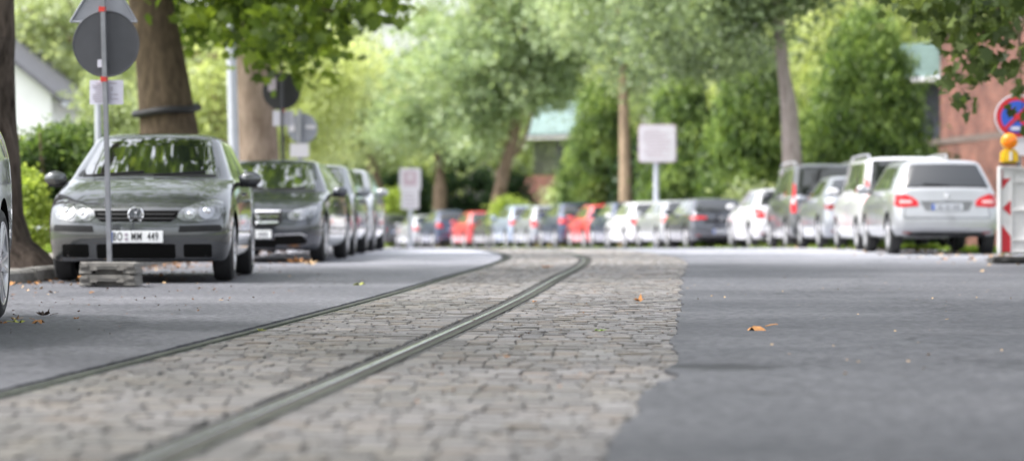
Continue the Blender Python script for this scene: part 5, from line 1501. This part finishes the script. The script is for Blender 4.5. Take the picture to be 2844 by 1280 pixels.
# warning lamp stands on the barrier
cl = pt(2803, 457, d)
lr = empty('warning_lamp', cl); tag(lr, 'orange round warning lamp with yellow housing on top of the white barrier', 'lamp')
bm = bmesh.new(); polyprism(bm, disc(0, .305, .108, 32), -.03, .03); bmesh.ops.bevel(bm, geom=list(bm.edges), offset=.008, segments=2, affect='EDGES'); bmobj('housing_ring', bm, M_YELLOW, lr)
bm = bmesh.new(); ball(bm, (0, -.025, .305), (.098, .05, .098), 24, 14); bmobj('lens', bm, M_ORANGE, lr)
bm = bmesh.new(); bx(bm, (0, 0, .105), (.25, .10, .19), None, .03, .88); bmobj('battery_case', bm, M_YELLOW, lr)
bm = bmesh.new(); bx(bm, (.01, -.053, .11), (.035, .012, .12), None, .004); bmobj('handle', bm, M_WPLAST, lr)
bm = bmesh.new(); bx(bm, (0, 0, .004), (.25, .10, .022)); bmobj('foot', bm, M_BLACK, lr)
portable_base('black rubber foot under the striped beacon panel', Vector((x0 + .2, d - .05, .008)), .62, .34, .11, M_BASEBLK, 'rubber feet of the barrier', 1)
portable_base('black rubber foot under the white fence panel at the frame edge', Vector((x0 + 1.0, d - .1, .008)), .60, .34, .12, M_BASEBLK, 'rubber feet of the barrier', 1)

# ------------------------------------------------------------------ fallen leaves
OVAL = np.array([(.42 * math.sin(a) * (1 + .12 * math.sin(5 * a)), -.5 * math.cos(a) * (1 + .1 * math.cos(4 * a))) for a in np.linspace(0, 2 * PI, 13)[:-1]])
def leaf(label, px, py, size, m, curl=.5, seed=0, tilt=0.0, LOBED=LOBED):
    d = F * CAMH / (py - 606); p = pt(px, py, d)
    z = float(gz(d)) + float(wav(p.x, d)) + .012
    rr = random.Random(seed); a0 = rr.uniform(0, 6.28)
    V = []; n = len(LOBED); rings = (.33, .66, 1.0)
    V.append((0, 0, 0))
    for q in rings:
        for i, (a, b_) in enumerate(LOBED):
            x, y = a * q * size, b_ * q * size; rad = math.hypot(a, b_) * q
            zz = size * (curl * rad * rad * 1.3 + .12 * math.sin(i * 2.1 + seed) * q)
            V.append((x, y, zz))
    Fc = [(0, 1 + i, 1 + (i + 1) % n) for i in range(n)]
    for k in range(2):
        for i in range(n): i2 = (i + 1) % n; Fc.append((1 + k * n + i, 1 + k * n + i2, 1 + (k + 1) * n + i2, 1 + (k + 1) * n + i))
    st, sf = tube_geo([Vector((0, -.45 * size, .02 * size)), Vector((.05 * size, -.75 * size, .1 * size)), Vector((.12 * size, -1.0 * size, .12 * size))], [.012 * size + .001] * 3, 5)
    o0 = len(V); V += [tuple(v) for v in st]; Fc += [tuple(i + o0 for i in f) for f in sf]
    o = pyd('fallen_leaf', V, Fc, m, None, True); 
    o.rotation_euler = (tilt, rr.uniform(-.1, .1), a0); o.location = (p.x, p.y, z + (abs(curl) * size * .30 - .008 if curl < 0 else 0))
    tag(o, label, 'leaf', 'fallen leaves on the road')
leaf('large curled orange leaf lying alone on the right asphalt', 2102, 924, .125, LITTER[0], -.8, 1, 0, OVAL)
leaf('orange leaf standing up on the setts left of the asphalt edge', 1776, 838, .085, LITTER[0], .9, 2, .4)
leaf('small pale leaf far right on the asphalt', 2618, 893, .035, LITTER[2], -.8, 3)
leaf('dark curled leaf on the left asphalt near the silver car wheel', 120, 881, .09, LITTER[4], .8, 4)
leaf('orange brown leaf on the left asphalt below the dark curled one', 106, 898, .075, LITTER[0], -.7, 5)
leaf('yellow green leaf beside the tyre at the left edge', 52, 900, .07, LITTER[3], .35, 6)
leaf('tan leaf beside the tyre at the left edge', 40, 891, .055, LITTER[2], .35, 7)
leaf('yellow green leaf lying on the dull mossy rail', 722, 924, .035, LITTER[3], .8, 8)
leaf('tan leaf lying in front of the yellow green one by the tyre', 8, 902, .05, LITTER[0], .4, 9)
leaf('small orange leaf on the setts right of the shiny rail', 1408, 997, .03, LITTER[0], .3, 10)
leaf('small brown leaf in the groove of the shiny rail', 1315, 895, .022, LITTER[1], .5, 11)
leaf('small orange leaf beside the upper part of the shiny rail', 1484, 842, .04, LITTER[0], .5, 12)
leaf('orange leaf near the top of the track between the rails', 1515, 744, .11, LITTER[0], .5, 13)
leaf('flat green leaf on the setts in the middle', 1663, 924, .055, mat('leaf_green', (.2, .32, .05), .7), .15, 14)
leaf('flat yellow green leaf on the left asphalt lane', 998, 791, .12, LITTER[3], .1, 15)
leaf('tiny pale leaf on the left asphalt lane', 612, 838, .03, LITTER[2], .5, 16)
leaf('tiny orange leaf by the kerbside asphalt', 212, 890, .035, LITTER[0], .5, 17)
leaf('large orange leaf before the dark saloon tyre', 818, 730, .24, LITTER[0], .6, 18)
leaf('tan leaf in front of the dark saloon bumper', 865, 734, .18, LITTER[2], .5, 19)
# litter too small and plentiful to count
def litter(name, n, fx, yr, size, m, h=.012):
    Y = RNG.uniform(yr[0], yr[1], n); X = fx(Y, n)
    Z = gz(Y) + wav(X, Y) + h
    P, k = leaf_data(np.stack([X, Y, Z], 1), size, LOBED, (0, 0, 1.6), .6)
    o = leaf_obj(name, P, k, m); tag(o, kind='stuff')
litter('orange_leaf_litter', 130, lambda y, n: ROAD_L(y) + .10 + np.abs(RNG.normal(size=n)) * .25, (18, 44), .055, LITTER[0])
litter('brown_leaf_litter', 260, lambda y, n: ROAD_L(y) + .1 + np.abs(RNG.normal(size=n)) * .7, (17, 46), .045, LITTER[1])
litter('tan_leaf_litter', 120, lambda y, n: ROAD_L(y) + .15 + np.abs(RNG.normal(size=n)) * .9, (16, 46), .035, LITTER[2])
litter('kerbside_leaf_litter', 240, lambda y, n: 8.2 - np.abs(RNG.normal(size=n)) * 1.0, (26, 52), .07, LITTER[2])
litter('kerbside_orange_litter', 110, lambda y, n: 8.3 - np.abs(RNG.normal(size=n)) * 1.1, (26, 60), .08, LITTER[0])
litter('twig_crumbs', 160, lambda y, n: RAIL_R(y) + .25 + RNG.random(n) * 1.1, (8, 30), .014, LITTER[1], .008)
litter('asphalt_crumbs', 130, lambda y, n: 1.2 + RNG.random(n) * 4.5, (9, 26), .013, LITTER[2], .018)
litter('lane_crumbs', 160, lambda y, n: ROAD_L(y) + 1 + RNG.random(n) * 2.2, (12, 26), .018, LITTER[1], .006)

# ------------------------------------------------------------------ light, sky, camera
SUN_EL, SUN_AZ = math.radians(56), math.radians(-104)     # azimuth measured from +Y towards +X
w = bpy.data.worlds.new('World'); S.world = w; w.use_nodes = True
nt = w.node_tree; bg = nt.nodes['Background']
sky = nt.nodes.new('ShaderNodeTexSky'); sky.sky_type = 'NISHITA'; sky.sun_disc = False
sky.sun_elevation = SUN_EL; sky.sun_rotation = SUN_AZ; sky.air_density = 1.0; sky.dust_density = 4.0; sky.ozone_density = 1.0
hs = nt.nodes.new('ShaderNodeHueSaturation'); hs.inputs['Saturation'].default_value = .30; hs.inputs['Value'].default_value = 3.0
nt.links.new(sky.outputs[0], hs.inputs['Color']); nt.links.new(hs.outputs[0], bg.inputs['Color'])
bg.inputs['Strength'].default_value = .15
sl = bpy.data.lights.new('Sun', 'SUN'); sl.energy = 5.0; sl.angle = math.radians(2.5); sl.color = (1, .98, .965)
so = link(bpy.data.objects.new('Sun', sl))
dirv = Vector((math.sin(SUN_AZ) * math.cos(SUN_EL), math.cos(SUN_AZ) * math.cos(SUN_EL), math.sin(SUN_EL)))
so.rotation_euler = dirv.to_track_quat('Z', 'Y').to_euler(); so.location = dirv * 60

cam = bpy.data.cameras.new('Camera'); co = link(bpy.data.objects.new('Camera', cam))
co.location = (0, 0, CAMH); co.rotation_euler = (PI / 2 - math.atan(34 / F), 0, 0)
cam.sensor_width = 36; cam.lens = F * 36 / 2844; cam.clip_start = .1; cam.clip_end = 3000
cam.dof.use_dof = True; cam.dof.focus_distance = 15.2; cam.dof.aperture_fstop = 1.75
S.camera = co
S.view_settings.view_transform = 'Standard'; S.view_settings.look = 'None'; S.view_settings.exposure = 0
S.cycles.use_denoising = True
S.cycles.max_bounces = 8; S.cycles.transparent_max_bounces = 4
